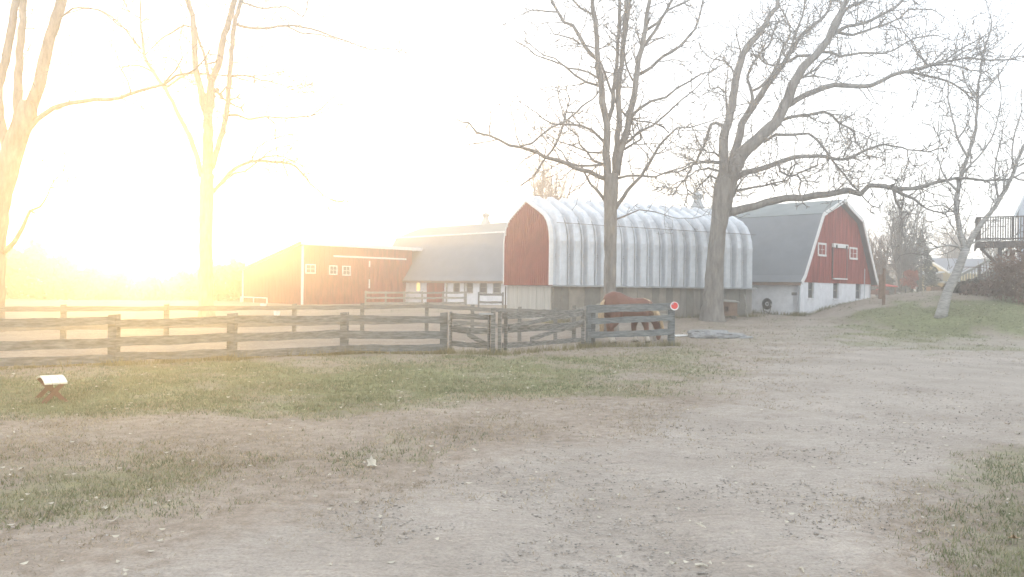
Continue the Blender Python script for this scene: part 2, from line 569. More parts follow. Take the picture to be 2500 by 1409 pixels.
# ------------------------------------------------------------------ barn
Z1 = 40.0
OX = (1948 - CX) / FPX * Z1
gab = Plane(OX, Z1, .705, .709, .709, -.705)       # gable wall, faces right-front
frt = Plane(OX, Z1, -.709, .705, -.705, -.709)     # long front wall, faces left-front
W = 9.0
L = 34.5
barn = thing('barn', (OX, Z1, gz(OX, Z1)), 'long red gambrel-roofed dairy barn with white block walls and grey shingles', 'barn')
def BP(u, l, z):   # u along the gable, l along the length
    p = gab.o + gab.u * u + frt.u * l
    return Vector((p.x, p.y, z))
prof = [(-.32, 2.08), (.05, 2.42), (2.03, 5.56), (4.5, 6.46), (6.97, 5.56), (8.95, 2.42), (9.32, 2.08)]
base_z = -.2
# block walls
mb = MB()
T = .25
frt.box(mb, 0, L, base_z, 2.25, -T, 0)
mb.build('front_wall', block_paint, barn)
mb = MB()
# gable block wall with real openings for three lower windows
LW = [gab.rect(1973, 687, 1988, 728), gab.rect(2034, 688, 2048, 729), gab.rect(2089, 690, 2103, 730)]
us = [0] 
zb, zt = min(r[2] for r in LW), 2.2
cur = 0
for (u0, u1, z0, z1) in LW:
    gab.box(mb, cur, u0, base_z, zt, -T, 0)
    gab.box(mb, u0, u1, base_z, z0, -T, 0)
    gab.box(mb, u0, u1, min(z1, zt - .02), zt, -T, 0)
    cur = u1
gab.box(mb, cur, W, base_z, zt, -T, 0)
mb.build('gable_block_wall', block_paint, barn)
for (u0, u1, z0, z1) in LW:
    z1 = min(z1, zt - .02)
    m2 = MB(); gab.box(m2, u0, u1, z0, z0 + .05, -.16, -.10); gab.box(m2, u0, u0 + .05, z0 + .05, z1, -.16, -.10); gab.box(m2, u1 - .05, u1, z0 + .05, z1, -.16, -.10); gab.box(m2, u0 + .05, u1 - .05, (z0 + z1) / 2, (z0 + z1) / 2 + .04, -.15, -.11)
    w = m2.build('window', grey_wood, barn)
    m3 = MB(); gab.box(m3, u0 + .05, u1 - .05, z0 + .05, (z0 + z1) / 2, -.14, -.13); m3.build('pane', glass_dark, w)
    m3 = MB(); gab.box(m3, u0 + .05, u1 - .05, (z0 + z1) / 2 + .04, z1, -.14, -.13); m3.build('pane', glass_dark, w)
    m3 = MB(); gab.box(m3, u0 - .06, u1 + .06, z0 - .07, z0, -.05, .06); m3.build('sill', block_paint, w)
# other walls closing the volume
mb = MB()
back = [BP(W, 0, base_z), BP(W, L, base_z), BP(W - T, L, base_z), BP(W - T, 0, base_z), BP(W, 0, 2.2), BP(W, L, 2.2), BP(W - T, L, 2.2), BP(W - T, 0, 2.2)]
mb.quad8(back)
mb.quad8([BP(T, L, base_z), BP(W - T, L, base_z), BP(W - T, L - T, base_z), BP(T, L - T, base_z), BP(T, L, 2.2), BP(W - T, L, 2.2), BP(W - T, L - T, 2.2), BP(T, L - T, 2.2)])
mb.build('rear_wall', block_paint, barn)
# gable siding: boards as real strips
def prof_z(u):
    for (a, za), (b, zb_) in zip(prof, prof[1:]):
        if a <= u <= b: return za + (zb_ - za) * (u - a) / (b - a)
    return 2.2
mb = MB()
nb = 52
for i in range(nb):
    u0 = .06 + (W - .12) * i / nb; u1 = .06 + (W - .12) * (i + 1) / nb
    za, zb_ = prof_z(u0) - .10, prof_z(u1) - .10
    d = .03 + .014 * rnd.random()
    q = [gab.pt(u0, 2.15, -.05), gab.pt(u1 - .018, 2.15, -.05), gab.pt(u1 - .018, 2.15, d), gab.pt(u0, 2.15, d),
         gab.pt(u0, max(za, 2.2), -.05), gab.pt(u1 - .018, max(zb_, 2.2), -.05), gab.pt(u1 - .018, max(zb_, 2.2), d), gab.pt(u0, max(za, 2.2), d)]
    mb.quad8(q)
o = mb.build('gable_siding', red_paint, barn); o['kind'] = 'stuff'
mb = MB()
poly = [gab.pt(u, z - .12, -.06) for u, z in prof[1:-1]]
mb.prism([gab.pt(.1, 2.2, -.06)] + poly + [gab.pt(W - .1, 2.2, -.06)], gab.n * -.1)
mb.build('gable_backing', red_paint, barn)
# far gable end
mb = MB()
mb.prism([BP(u, L, z - .1) for u, z in prof[1:-1]], frt.u * -.15)
mb.build('far_gable', red_paint, barn)
# roof slopes
def slope(i, m, name='roof_slope'):
    (ua, za), (ub, zb_) = prof[i], prof[i + 1]
    ov = .32
    m_ = MB()
    n = Vector((0, 0, 1)); t = .09
    a = BP(ua, -ov, za); b = BP(ub, -ov, zb_); c_ = BP(ub, L + ov, zb_); d = BP(ua, L + ov, za)
    nn = (b - a).cross(d - a).normalized()
    if nn.z < 0: nn = -nn
    q = [a, b, c_, d]
    m_.quad8([p for p in q] + [p + nn * t for p in q])
    return m_.build(name, m, barn)
for i in range(6):
    slope(i, shingle if i in (0, 1, 4, 5) else shingle_green)
# white rake trim on the gable
for i in range(6):
    (ua, za), (ub, zb_) = prof[i], prof[i + 1]
    m_ = MB()
    a = BP(ua, -.345, za + .02); b = BP(ub, -.345, zb_ + .02)
    m_.bar(a, b, .045, .20, (b - a).cross(gab.n).normalized())
    m_.build('rake_trim', white_paint, barn)
# eave fascia boards
mb = MB(); mb.bar(BP(-.34, -.3, 2.06), BP(-.34, L, 2.06), .04, .16); mb.build('eave_fascia', brown_wood, barn)
# white strip along the roof break toward the left half
mb = MB(); mb.bar(BP(1.95, 17, 5.60), BP(1.95, L + .3, 5.60), .10, .10); mb.build('roof_trim', white_paint, barn)
# upper gable windows and loft door
window(gab, gab.rect(1995, 593, 2015, 626), barn, 2, 2, .10, gm=glass_pale)
window(gab, gab.rect(2072, 604, 2091, 634), barn, 2, 2, .10, gm=glass_pale)
r = gab.rect(2030, 607, 2063, 678)
mb = MB()
for i in range(5):
    w_ = (r[1] - r[0]) / 5
    gab.box(mb, r[0] + w_ * i, r[0] + w_ * (i + 1) - .015, r[2], r[3], .05, .085)
dr = mb.build('loft_door', red_paint, barn)
mb = MB(); gab.box(mb, r[0] - .07, r[0] - .01, r[2] - .05, r[3] + .02, .05, .10); gab.box(mb, r[1] + .01, r[1] + .07, r[2] - .05, r[3] + .02, .05, .10); mb.build('door_frame', dark_wood, dr)
mb = MB(); gab.box(mb, r[0] - .1, r[1] + .06, r[3] + .03, r[3] + .24, .05, .16); tk = mb.build('door_track', white_paint, barn)
for uu in (r[0] + .22, r[1] - .22):
    mb = MB(); gab.box(mb, uu - .06, uu + .06, r[3] - .02, r[3] + .17, .16, .20); mb.build('roller_hanger', dark_wood, tk)
mb = MB(); gab.box(mb, r[0] + .05, r[1] + .05, r[2] - .10, r[2] - .03, .05, .14); mb.build('door_ledge', white_paint, barn)
# conduit on lower right corner and downpipe at the near corner
mb = MB(); u_, z_ = gab.uz(2107, 675); mb.tube([gab.pt(u_, 1.3, .09), gab.pt(u_, 3.0, .09)], [.025, .025], 6); mb.build('conduit', galv, barn)
mb = MB(); mb.tube([gab.pt(.06, .5, .07), gab.pt(.06, 2.0, .07)], [.04, .04], 6); mb.build('downpipe', galv, barn)
# vent plate and small lamp on white front wall
r = frt.rect(1933, 714, 1946, 721); r = (abs(r[0]), abs(r[1]), r[2], r[3])
mb = MB(); frt.box(mb, r[0], r[1], r[2], r[3], 0, .03)
vp = mb.build('vent_grille', galv_dark, barn)
for k in range(4):
    m2 = MB(); zz = r[2] + (r[3] - r[2]) * (k + .5) / 4
    frt.box(m2, r[0] + .02, r[1] - .02, zz - .008, zz + .008, .03, .045); m2.build('louvre', dark_wood, vp)
u_, z_ = frt.uz(1877, 696)
mb = MB(); frt.box(mb, u_ - .05, u_ + .05, z_ - .03, z_ + .03, 0, .1); mb.build('wall_lamp', sign_white, barn)
# left half openings on the front wall
for (x0, y0, x1, y1) in ((1108, 688, 1123, 715), (1140, 688, 1155, 716), (1172, 688, 1189, 716), (1205, 687, 1223, 717)):
    window(frt, frt.rect(x0, y0, x1, y1), barn, 1, 2, .05, fm=grey_wood)
window(frt, frt.rect(1017, 685, 1028, 712), barn, 1, 2, .05, gm=glass_sunset, label='window with an amber sunset reflection made as a glow')
r = frt.rect(1043, 685, 1085, 746)
mb = MB()
for i in range(9):
    w_ = (r[1] - r[0]) / 9
    frt.box(mb, r[0] + w_ * i, r[0] + w_ * (i + 1) - .02, r[2] + .05, 2.0, .02, .06)
mb.build('sliding_door', red_paint, barn)
mb = MB(); frt.box(mb, r[0] - 1.5, r[1] + .2, 2.0, 2.08, .02, .12); mb.build('door_rail', galv, barn)
for x in (1091, 1135):
    u_ = frt.uz(x, 715)[0]
    mb = MB(); frt.box(mb, u_ - .06, u_ + .06, .2, 2.05, 0, .05); mb.build('wall_post', grey_wood, barn)
# roof ventilators
def ventilator(px_, l, s=1.0):
    p = BP(4.5, l, 6.42)
    ringz = [(0, .52), (.25, .46), (.55, .30), (.80, .22), (.82, .30), (.95, .34), (1.02, .36), (1.06, .34), (1.18, .12), (1.30, .03), (1.45, .015)]
    mb = MB()
    mb.tube([p + Vector((0, 0, z * s)) for z, r_ in ringz], [r_ * s for z, r_ in ringz], 12)
    v = mb.build('roof_ventilator', galv_dark, barn, smooth=False)
    m2 = MB()
    for k in range(6):
        a = k * math.pi / 3
        c_ = p + Vector((math.cos(a) * .25 * s, math.sin(a) * .25 * s, .88 * s))
        m2.bar(c_ - Vector((0, 0, .08 * s)), c_ + Vector((0, 0, .08 * s)), .03, .03)
    m2.build('cowl_rib', galv_dark, v)
def ridge_l(px):
    best = min(range(0, 3450), key=lambda k: abs(project(BP(4.5, k / 100, 6.9))[0] - px))
    return best / 100
ventilator(0, ridge_l(1186), .80)
ventilator(0, ridge_l(1703), .95)

# ------------------------------------------------------------------ red wing (shed roof)
wO = Vector((-14.3, 55.6))
wa = Plane(wO.x, wO.y, .705, .709, .709, -.705)
wbn = Plane(wO.x, wO.y, -.709, .705, -.705, -.709)
wing = thing('shed_wing', (wO.x, wO.y, gz(wO.x, wO.y)), 'low red shed-roofed building with white fascia, joined to the left end of the gambrel barn', 'shed')
mb = MB(); LA, LB = 9.45, 8.3
gb = -.1
mb.prism([wa.pt(0, gb), wa.pt(LA, gb), wa.pt(LA, 4.5), wa.pt(0, 4.5)], wa.n * -.15)
mb.build('front_wall', red_paint, wing)
mb = MB()
nbd = 48
for i in range(nbd):
    u0 = LA * i / nbd
    wa.box(mb, u0, u0 + .03, .35, 4.45, 0, .018)
o = mb.build('batten', red_paint, wing); o['kind'] = 'stuff'
mb = MB()
mb.prism([wbn.pt(.15, gb), wbn.pt(LB, gb), wbn.pt(LB, 2.75), wbn.pt(.15, 4.42)], wbn.n * -.15)
mb.build('side_wall', red_paint, wing)
mb = MB()
for i in range(1, 40):
    u0 = LB * i / 40; zt_ = 4.45 - (4.45 - 2.75) * u0 / LB
    wbn.box(mb, u0, u0 + .03, .35, zt_ - .1, 0, .018)
o = mb.build('batten', red_paint, wing); o['kind'] = 'stuff'
# roof panel
mb = MB()
def WP(u, v, z):
    p = wa.o + wa.u * u + wbn.u * v
    return Vector((p.x, p.y, z))
q = [WP(-.25, -.35, 4.66), WP(LA + 1.35, -.35, 4.66), WP(LA + 1.35, LB + .3, 2.80), WP(-.25, LB + .3, 2.80)]
mb.quad8([p - Vector((0, 0, .08)) for p in q] + q)
mb.build('roof_panel', galv, wing)
mb = MB(); mb.bar(WP(-.28, -.38, 4.54), WP(LA + 1.3, -.38, 4.54), .05, .24); mb.build('fascia', white_paint, wing)
mb = MB(); mb.bar(WP(-.28, -.32, 4.58), WP(-.28, LB + .3, 2.72), .05, .16); mb.build('rake_trim', red_paint, wing)
mb = MB(); mb.quad8([wa.pt(-.02, .1, -.0), wa.pt(.14, .1, 0), wa.pt(.14, .1, .06), wa.pt(-.02, .1, .06), wa.pt(-.02, 4.4, 0), wa.pt(.14, 4.4, 0), wa.pt(.14, 4.4, .06), wa.pt(-.02, 4.4, .06)]); mb.build('corner_trim', white_paint, wing)
mb = MB(); wbn.box(mb, LB - .12, LB + .02, .1, 2.7, .0, .06); mb.build('corner_trim', white_paint, wing)
for rr in ((745, 645, 770, 668), (803, 648, 823, 671), (835, 649, 855, 673)):
    window(wa, wa.rect(*rr), wing, 2, 2, .07)
r0 = wa.uz(813, 625); r1 = wa.uz(990, 634)
mb = MB(); wa.box(mb, r0[0], r1[0], (r0[1] + r1[1]) / 2 - .05, (r0[1] + r1[1]) / 2 + .07, .02, .12); mb.build('door_track', white_paint, wing)
zt_ = (r0[1] + r1[1]) / 2
ud0 = wa.uz(902, 640)[0]; ud1 = wa.uz(985, 640)[0]
mb = MB()
for i in range(10):
    w_ = (ud1 - ud0) / 10
    wa.box(mb, ud0 + w_ * i, ud0 + w_ * (i + 1) - .02, .5, zt_ - .08, .03, .08)
mb.build('sliding_door', red_paint, wing)
for y0, y1 in ((637, 652), (682, 704)):
    za = wa.uz(901, y1)[1]; zb_ = wa.uz(901, y0)[1]
    mb = MB(); wa.box(mb, ud0 - .08, ud0, za, zb_, .03, .11); mb.build('door_edge_trim', white_paint, wing)

# ------------------------------------------------------------------ quonset building
Q0 = Vector((1.7, 34.0))
qs = Plane(Q0.x, Q0.y, .89, .456, .456, -.89)       # long side
qe = Plane(Q0.x, Q0.y, -.456, .89, -.89, -.456)     # end wall
QL, QW = 10.9, 4.22
quon = thing('arched_metal_shed', (Q0.x, Q0.y, gz(*Q0)), 'narrow shed with ribbed silver arched metal roof and corrugated red end wall', 'shed')
ARCH = [(0, 1.82), (0, 2.5), (0, 3.2), (0, 3.65), (.04, 3.95), (.13, 4.25), (.29, 4.52), (.54, 4.75), (1.0, 4.98), (1.55, 5.22), (2.11, 5.47)]
ARCH = ARCH + [(QW - t, z) for t, z in ARCH[:-1]][::-1]
# smooth arc with more samples in the bend
def arch_pts():
    pts = []
    for (a, b) in zip(ARCH, ARCH[1:]):
        for k in range(2):
            f = k / 2
            pts.append((a[0] + (b[0] - a[0]) * f, a[1] + (b[1] - a[1]) * f))
    pts.append(ARCH[-1])
    return pts
AP = arch_pts()
def arch_normal(i):
    a = AP[max(0, i - 1)]; b = AP[min(len(AP) - 1, i + 1)]
    t = Vector((b[0] - a[0], b[1] - a[1])).normalized()
    return Vector((-t.y, t.x))
def QP(s, t, z):
    p = qs.o + qs.u * s + qe.u * t
    return Vector((p.x, p.y, z))
NR = 16
seg = (QL) / NR
section = [(0, 0.0), (.16, .0), (.28, .20), (.35, .25), (.65, .25), (.72, .20), (.84, 0.0), (1.0, 0.0)]
pv, pf = [], []
for f, off in section:
    for i, (t, z) in enumerate(AP):
        nn = arch_normal(i)
        crimp = (.010 if (i % 2 == 0) else -.006) if 3.3 < z < 4.9 and .2 < f < .8 else 0
        p = qs.u * (f * (seg + .01)) + qe.u * (t + nn.x * (off + crimp))
        pv.append((p.x, p.y, z + nn.y * (off + crimp)))
na = len(AP)
for a in range(len(section) - 1):
    for i in range(na - 1):
        pf.append((a * na + i, a * na + i + 1, (a + 1) * na + i + 1, (a + 1) * na + i))
pme = bpy.data.meshes.new('roof_rib_panel')
pme.from_pydata(pv, [], pf)
pme.materials.append(galv)
for k in range(NR):
    o = bpy.data.objects.new('roof_rib_panel', pme)
    COL.objects.link(o); o.parent = quon
    p = qs.o + qs.u * (k * seg)
    o.location = Vector((p.x, p.y, .0015 * (k % 2))) - quon.location
    sol = o.modifiers.new('thick', 'SOLIDIFY'); sol.thickness = .012; sol.offset = -1
    # seam flange with bolt line between panels
    if k:
        m2 = MB()
        for a, b in zip(AP, AP[1:]):
            i = AP.index(a)
            n1_, n2_ = arch_normal(i), arch_normal(i + 1)
            s0, s1 = k * seg - .018, k * seg + .018
            m2.quad8([QP(s0, a[0], a[1]), QP(s1, a[0], a[1]), QP(s1, b[0], b[1]), QP(s0, b[0], b[1]),
                      QP(s0, a[0] + n1_.x * .035, a[1] + n1_.y * .035), QP(s1, a[0] + n1_.x * .035, a[1] + n1_.y * .035),
                      QP(s1, b[0] + n2_.x * .035, b[1] + n2_.y * .035), QP(s0, b[0] + n2_.x * .035, b[1] + n2_.y * .035)])
        m2.build('seam', galv_dark, quon)
mb = MB()
for k in range(NR * 4):
    s = QL * (k + .5) / (NR * 4)
    f = (s / seg) % 1
    off = .27 * max(0, math.sin(min(1, max(0, (f - .1) / .8)) * math.pi)) + .006
    for zz in (3.02, 3.10):
        c_ = QP(s, -off, zz)
        mb.box(c_.x - .012, c_.x + .012, c_.y - .012, c_.y + .012, zz - .012, zz + .012)
o = mb.build('bolt', dark_wood, quon); o['kind'] = 'stuff'
# horizontal lap joint
# bottom channel
mb = MB(); qs.box(mb, -.02, QL + .02, 1.77, 1.83, -.02, .31); mb.build('sill_channel', galv_dark, quon)
# corrugated red end wall
mb = MB()
ncor = 24
V2, F2 = [], []
def arch_z(t):
    for (a, b) in zip(ARCH, ARCH[1:]):
        if a[0] <= t <= b[0] and b[0] > a[0]:
            return a[1] + (b[1] - a[1]) * (t - a[0]) / (b[0] - a[0])
    return 3.75
tt = [QW * i / (ncor * 4) for i in range(ncor * 4 + 1)]
offs = [0.0, .0, .16, .16]
for i, t in enumerate(tt):
    d = offs[i % 4]
    V2.append(qe.pt(t, 1.80, .02 + d)[:]); V2.append(qe.pt(t, arch_z(min(max(t, .01), QW - .01)) - .03, .02 + d)[:])
for i in range(len(tt) - 1):
    F2.append((2 * i, 2 * i + 2, 2 * i + 3, 2 * i + 1))
mb.v, mb.f = V2, F2
o = mb.build('corrugated_end_wall', red_corr, quon)
sol = o.modifiers.new('thick', 'SOLIDIFY'); sol.thickness = .02; sol.offset = 0
mb = MB(); mb.prism([qe.pt(t, z - .04, -.02) for t, z in ARCH], qe.n * -.05); mb.build('end_backing', dark_wood, quon)
mb = MB(); mb.prism([QP(QL - .02, t, z) for t, z in ARCH], qs.u * -.05); mb.build('far_end_wall', galv_dark, quon)
# white edge trim around the arch
mb = MB()
for (a, b) in zip(AP, AP[1:]):
    i = AP.index(a); n1_, n2_ = arch_normal(i), arch_normal(i + 1)
    def qq(pt_, nn, o1, d): return qe.pt(pt_[0] + nn.x * o1, pt_[1] + nn.y * o1, d)
    mb.quad8([qq(a, n1_, -.03, .03), qq(b, n2_, -.03, .03), qq(b, n2_, .05, .03), qq(a, n1_, .05, .03),
              qq(a, n1_, -.03, .20), qq(b, n2_, -.03, .20), qq(b, n2_, .06, .20), qq(a, n1_, .06, .20)])
mb.build('arch_trim', white_paint, quon)
# stave base walls
def staves(pl, length, m, n, zt, name, z0=-.1):
    w_ = length / n
    for i in range(n):
        m2 = MB()
        pl.box(m2, i * w_ + .006, (i + 1) * w_ - .006, z0, zt, -.12, .0 + .018 * rnd.random())
        o = m2.build(name, m, quon)
mm = [concrete, mat('concrete_stave_dark', (.20, .195, .175), .92, .2, 2, .4, 14), mat('concrete_stave_warm', (.31, .285, .245), .92, .2, 2, .4, 14)]
w_ = QL / 28
for i in range(28):
    m2 = MB(); qs.box(m2, i * w_ + .006, (i + 1) * w_ - .006, -.1, 1.765, -.12, .018 * rnd.random())
    m2.build('wall_stave', rnd.choice(mm), quon)
w_ = QW / 12
for i in range(12):
    m2 = MB(); qe.box(m2, (i + (.5 if i == 0 else 0)) * w_ + .006, (i + 1) * w_ - .006, -.1, 1.765, -.12, .018 * rnd.random())
    m2.build('wall_stave', concrete_light, quon)
m2 = MB(); m2.prism([QP(.05, .15, -.1), QP(QL - .05, .15, -.1), QP(QL - .05, QW, -.1), QP(.05, QW, -.1)], (0, 0, 1.86)); m2.build('wall_core', concrete, quon)
# tie cables across the ribs
for pts in ([QP(0, -.24, 4.40), QP(QL * .35, -.25, 4.37), QP(QL * .7, -.25, 4.35), QP(QL, -.24, 4.34)], [QP(.1, 2.0, 5.75), QP(QL * .5, 2.0, 5.75), QP(QL, 2.0, 5.75)]):
    mb = MB(); mb.tube(pts, [.012] * len(pts), 5); mb.build('tie_cable', dark_wood, quon)
# dark post leaning against corner of end wall
mb = MB(); mb.bar(qe.pt(4.27, -.1, .05), qe.pt(4.27, 1.75, .05), .06, .06); mb.build('corner_post', dark_wood, quon)

# ------------------------------------------------------------------ trees
def resample(pts, step):
    out = [pts[0]]
    for a, b in zip(pts, pts[1:]):
        d = (b[0] - a[0]).length
        n = max(1, int(d / step))
        for k in range(1, n + 1):
            f = k / n
            out.append((a[0].lerp(b[0], f), a[1] + (b[1] - a[1]) * f))
    return out

def smooth_path(pts, rads, step=.35, jit=.04):
    """catmull-rom through the traced points, with a little gnarl"""
    n = len(pts)
    P_, R_ = [], []
    for i in range(n - 1):
        p0 = pts[max(i - 1, 0)]; p1 = pts[i]; p2 = pts[i + 1]; p3 = pts[min(i + 2, n - 1)]
        m = max(1, int((p2 - p1).length / step))
        for k in range(m):
            t = k / m
            q = .5 * ((2 * p1) + (p2 - p0) * t + (2 * p0 - 5 * p1 + 4 * p2 - p3) * t * t + (3 * p1 - p0 - 3 * p2 + p3) * t ** 3)
            r = rads[i] + (rads[i + 1] - rads[i]) * t
            j = min(jit, r * .45)
            q = q + Vector((rnd.uniform(-j, j), rnd.uniform(-j, j), rnd.uniform(-j, j)))
            P_.append(q); R_.append(r * rnd.uniform(.95, 1.06))
    P_.append(pts[-1]); R_.append(rads[-1])
    return P_, R_

def rdir():
    while True:
        v = Vector((rnd.uniform(-1, 1), rnd.uniform(-1, 1), rnd.uniform(-1, 1)))
        if .05 < v.length < 1: return v.normalized()

def twig(mb, p, d, length, r, depth, gnarl=.5, up=.15, kids=3.0, rmf=None):
    rmf = rmf or r
    n = max(2, int(length / .22)) if depth > 0 else max(2, int(length / .16))
    n = min(n, 9)
    pts, rad = [p.copy()], [r]
    st = length / n
    dd = d.copy()
    for i in range(n):
        dd = (dd + rdir() * gnarl * .55 + Vector((0, 0, up * .3))).normalized()
        p = p + dd * st
        pts.append(p.copy()); rad.append(max(r * .62, r * (1 - .5 * (i + 1) / n)))
        if depth > 0 and i >= 1:
            k = kids / n
            c = int(k) + (1 if rnd.random() < k - int(k) else 0)
            for _ in range(c):
                side = dd.cross(rdir())
                if side.length < .05: continue
                nd = (dd * rnd.uniform(.3, .9) + side.normalized() * rnd.uniform(.6, 1.0)).normalized()
                twig(mb, p.copy(), nd, length * rnd.uniform(.3, .62) * (1.1 - .4 * i / n), max(rmf * .72, rad[-1] * .72), depth - 1, gnarl, up, kids, rmf)
    mb.tube(pts, rad, 3 if r < .02 else 4, cap=False)

def px_path(pts, Z, z_drift=0.0):
    """traced picture points -> points in space round distance Z; drift moves the tip nearer or farther"""
    n = len(pts)
    tot = [0]
    for a, b in zip(pts, pts[1:]): tot.append(tot[-1] + math.hypot(b[0] - a[0], b[1] - a[1]))
    out = []
    for (x, y), t in zip(pts, tot):
        f = t / tot[-1]
        out.append(P(x, y, Z + z_drift * f))
    return out

def traced_tree(name, label, Z, trunk, tw, limbs, twm=None, bm=None, density=2.0, tl=(.5, 1.5), kids=3.2, depth=2, group=None, cat='tree', base_flare=1.35, up=.15, gnarl=.5, rmin=.009):
    bm = bm or bark; twm = twm or twig_mat
    tp = px_path(trunk, Z)
    b0 = tp[0]
    root = thing(name, (b0.x, b0.y, gz(b0.x, b0.y)), label, cat, group)
    tr = [w / 2 * Z / FPX for w in tw]
    tp[0] = Vector((b0.x, b0.y, gz(b0.x, b0.y) - .15)); 
    Pq, Rq = smooth_path(tp, tr, .3, .02)
    for i in range(len(Pq)):
        h = Pq[i].z - tp[0].z
        Rq[i] *= 1 + (base_flare - 1) * math.exp(-h / .35)
    mb = MB(); mb.tube(Pq, Rq, 16); tk = mb.build('trunk', bm, root, smooth=True)
    tw_mb = MB()
    for spec in limbs:
        pts, w0, w1 = spec[0], spec[1], spec[2]
        start = spec[3] if len(spec) > 3 else 0.0
        drift = spec[4] if len(spec) > 4 else rnd.uniform(-1, 1) * .010 * Z * min(1.6, len(pts) / 5)
        n = len(pts)
        pp = px_path(pts, Z + start, drift)
        rr = [(w0 + (w1 - w0) * i / (n - 1)) / 2 * Z / FPX for i in range(n)]
        Pl, Rl = smooth_path(pp, rr, .28, .035)
        mb = MB(); mb.tube(Pl, Rl, 9 if w0 > 8 else 6); mb.build('limb', bm, root, smooth=True)
        # side shoots
        length = sum((b - a).length for a, b in zip(Pl, Pl[1:]))
        cnt = int(length * density)
        for _ in range(cnt):
            i = min(len(Pl) - 2, int(len(Pl) * (rnd.random() ** .75)))
            if Rl[i] > .13 and rnd.random() < .8: continue
            t = (Pl[i + 1] - Pl[i]).normalized()
            side = t.cross(rdir()).normalized()
            nd = (t * rnd.uniform(.2, .8) + side + Vector((0, 0, up))).normalized()
            twig(tw_mb, Pl[i].copy(), nd, rnd.uniform(*tl), max(rmin, min(.022, Rl[i] * .5)), depth, gnarl, up, kids)
        # tip continues
        t = (Pl[-1] - Pl[-3]).normalized() if len(Pl) > 3 else Vector((0, 0, 1))
        twig(tw_mb, Pl[-1].copy(), t, rnd.uniform(*tl) * 1.1, max(.009, Rl[-1]), depth, gnarl, up, kids)
    o = tw_mb.build('twigs', twm, root); o['kind'] = 'stuff'
    return root

# second tree of the left pair, forked, twigs over the sky
traced_tree('bare_tree', 'slender forked bare tree standing alone between the sun glare and the red shed', 38,
    [(505, 762), (503, 690), (502, 600), (503, 520), (504, 470), (506, 425)], [34, 33, 31, 32, 34, 32], [
    ([(506, 440), (509, 340), (508, 280)], 26, 22),
    ([(506, 282), (497, 262), (487, 200), (477, 150), (473, 60), (463, 20), (453, -10), (445, -80)], 17, 10),
    ([(473, 60), (490, 110), (505, 160), (514, 205)], 6, 8),
    ([(507, 280), (516, 199), (532, 159), (544, 99), (560, 52), (572, 0), (590, -80)], 19, 12),
    ([(517, 410), (538, 340), (552, 290), (560, 200), (567, 110), (571, 60), (590, 0), (610, -60)], 14, 9),
    ([(492, 432), (470, 350), (437, 282), (405, 220), (372, 172), (352, 135), (347, 82)], 13, 6),
    ([(405, 215), (440, 190), (470, 178), (510, 182), (560, 185)], 6, 4),
    ([(570, 58), (610, 68), (660, 68), (700, 62), (760, 70), (830, 95), (900, 120)], 8, 3),
    ([(700, 64), (735, 80), (780, 84), (820, 96)], 4, 3),
    ([(480, 70), (450, 62), (420, 80), (400, 90), (370, 118)], 6, 3),
    ([(565, 185), (600, 184), (637, 196)], 6, 4),
    ([(572, 183), (640, 186), (690, 176), (720, 200)], 4, 2),
    ([(557, 282), (580, 280), (605, 292), (640, 285), (700, 288), (760, 283)], 8, 3),
    ([(650, 285), (670, 300), (672, 335)], 4, 3),
    ([(760, 283), (785, 265), (810, 240), (835, 225)], 3, 2),
    ([(648, 282), (655, 260), (680, 235), (712, 205)], 3, 2),
    ([(520, 468), (545, 440), (575, 410), (610, 395), (640, 393), (690, 398), (720, 405), (740, 425), (758, 450)], 10, 4),
    ([(530, 458), (570, 425), (600, 418), (625, 398)], 6, 4),
    ([(622, 395), (650, 382), (690, 381), (715, 393)], 5, 3),
    ([(615, 392), (630, 360), (665, 340), (695, 330)], 3, 2),
    ([(650, 397), (668, 408), (675, 418)], 4, 2), ([(690, 398), (700, 420), (708, 450)], 4, 2),
    ([(590, 5), (640, 20), (700, 17), (740, 42), (752, 5)], 5, 3),
    ([(345, 120), (320, 90), (300, 65), (270, 40), (240, 24), (200, 22), (160, 35)], 5, 3),
    ([(380, 180), (340, 160), (310, 162), (285, 165)], 5, 3),
    ([(450, 190), (430, 150), (400, 140), (360, 150)], 4, 2),
    ], density=2.6, tl=(.6, 2.0), kids=4.0, rmin=.017)

traced_tree('large_bare_tree', 'thick bare tree cut off by the left edge, one long limb reaching right', 27,
    [(-28, 850), (-22, 760), (-18, 660), (-12, 560), (8, 450), (28, 380), (46, 325), (56, 280), (62, 245)], [60, 56, 55, 53, 50, 50, 48, 36, 22], [
    ([(42, 330), (46, 250), (42, 200), (49, 100), (58, 0), (62, -120)], 24, 14),
    ([(20, 400), (-5, 240), (10, 150), (25, 80), (38, 0), (48, -90)], 22, 16),
    ([(48, 345), (62, 305), (78, 260), (96, 200), (120, 110), (138, 45), (152, 0), (170, -80)], 32, 22),
    ([(58, 330), (90, 292), (130, 266), (200, 247), (260, 243), (320, 230), (372, 212), (400, 204), (430, 185), (462, 178)], 14, 5),
    ([(0, 618), (20, 608), (36, 588), (55, 555), (72, 515), (98, 505)], 16, 5),
    ([(320, 230), (312, 200), (300, 175), (292, 162)], 4, 3),
    ([(150, 42), (178, 20), (240, 25), (290, 62)], 5, 3),
    ([(400, 204), (430, 170), (445, 140), (440, 115)], 5, 3),
    ], density=1.2, tl=(.5, 1.4), kids=3.2, rmin=.011)

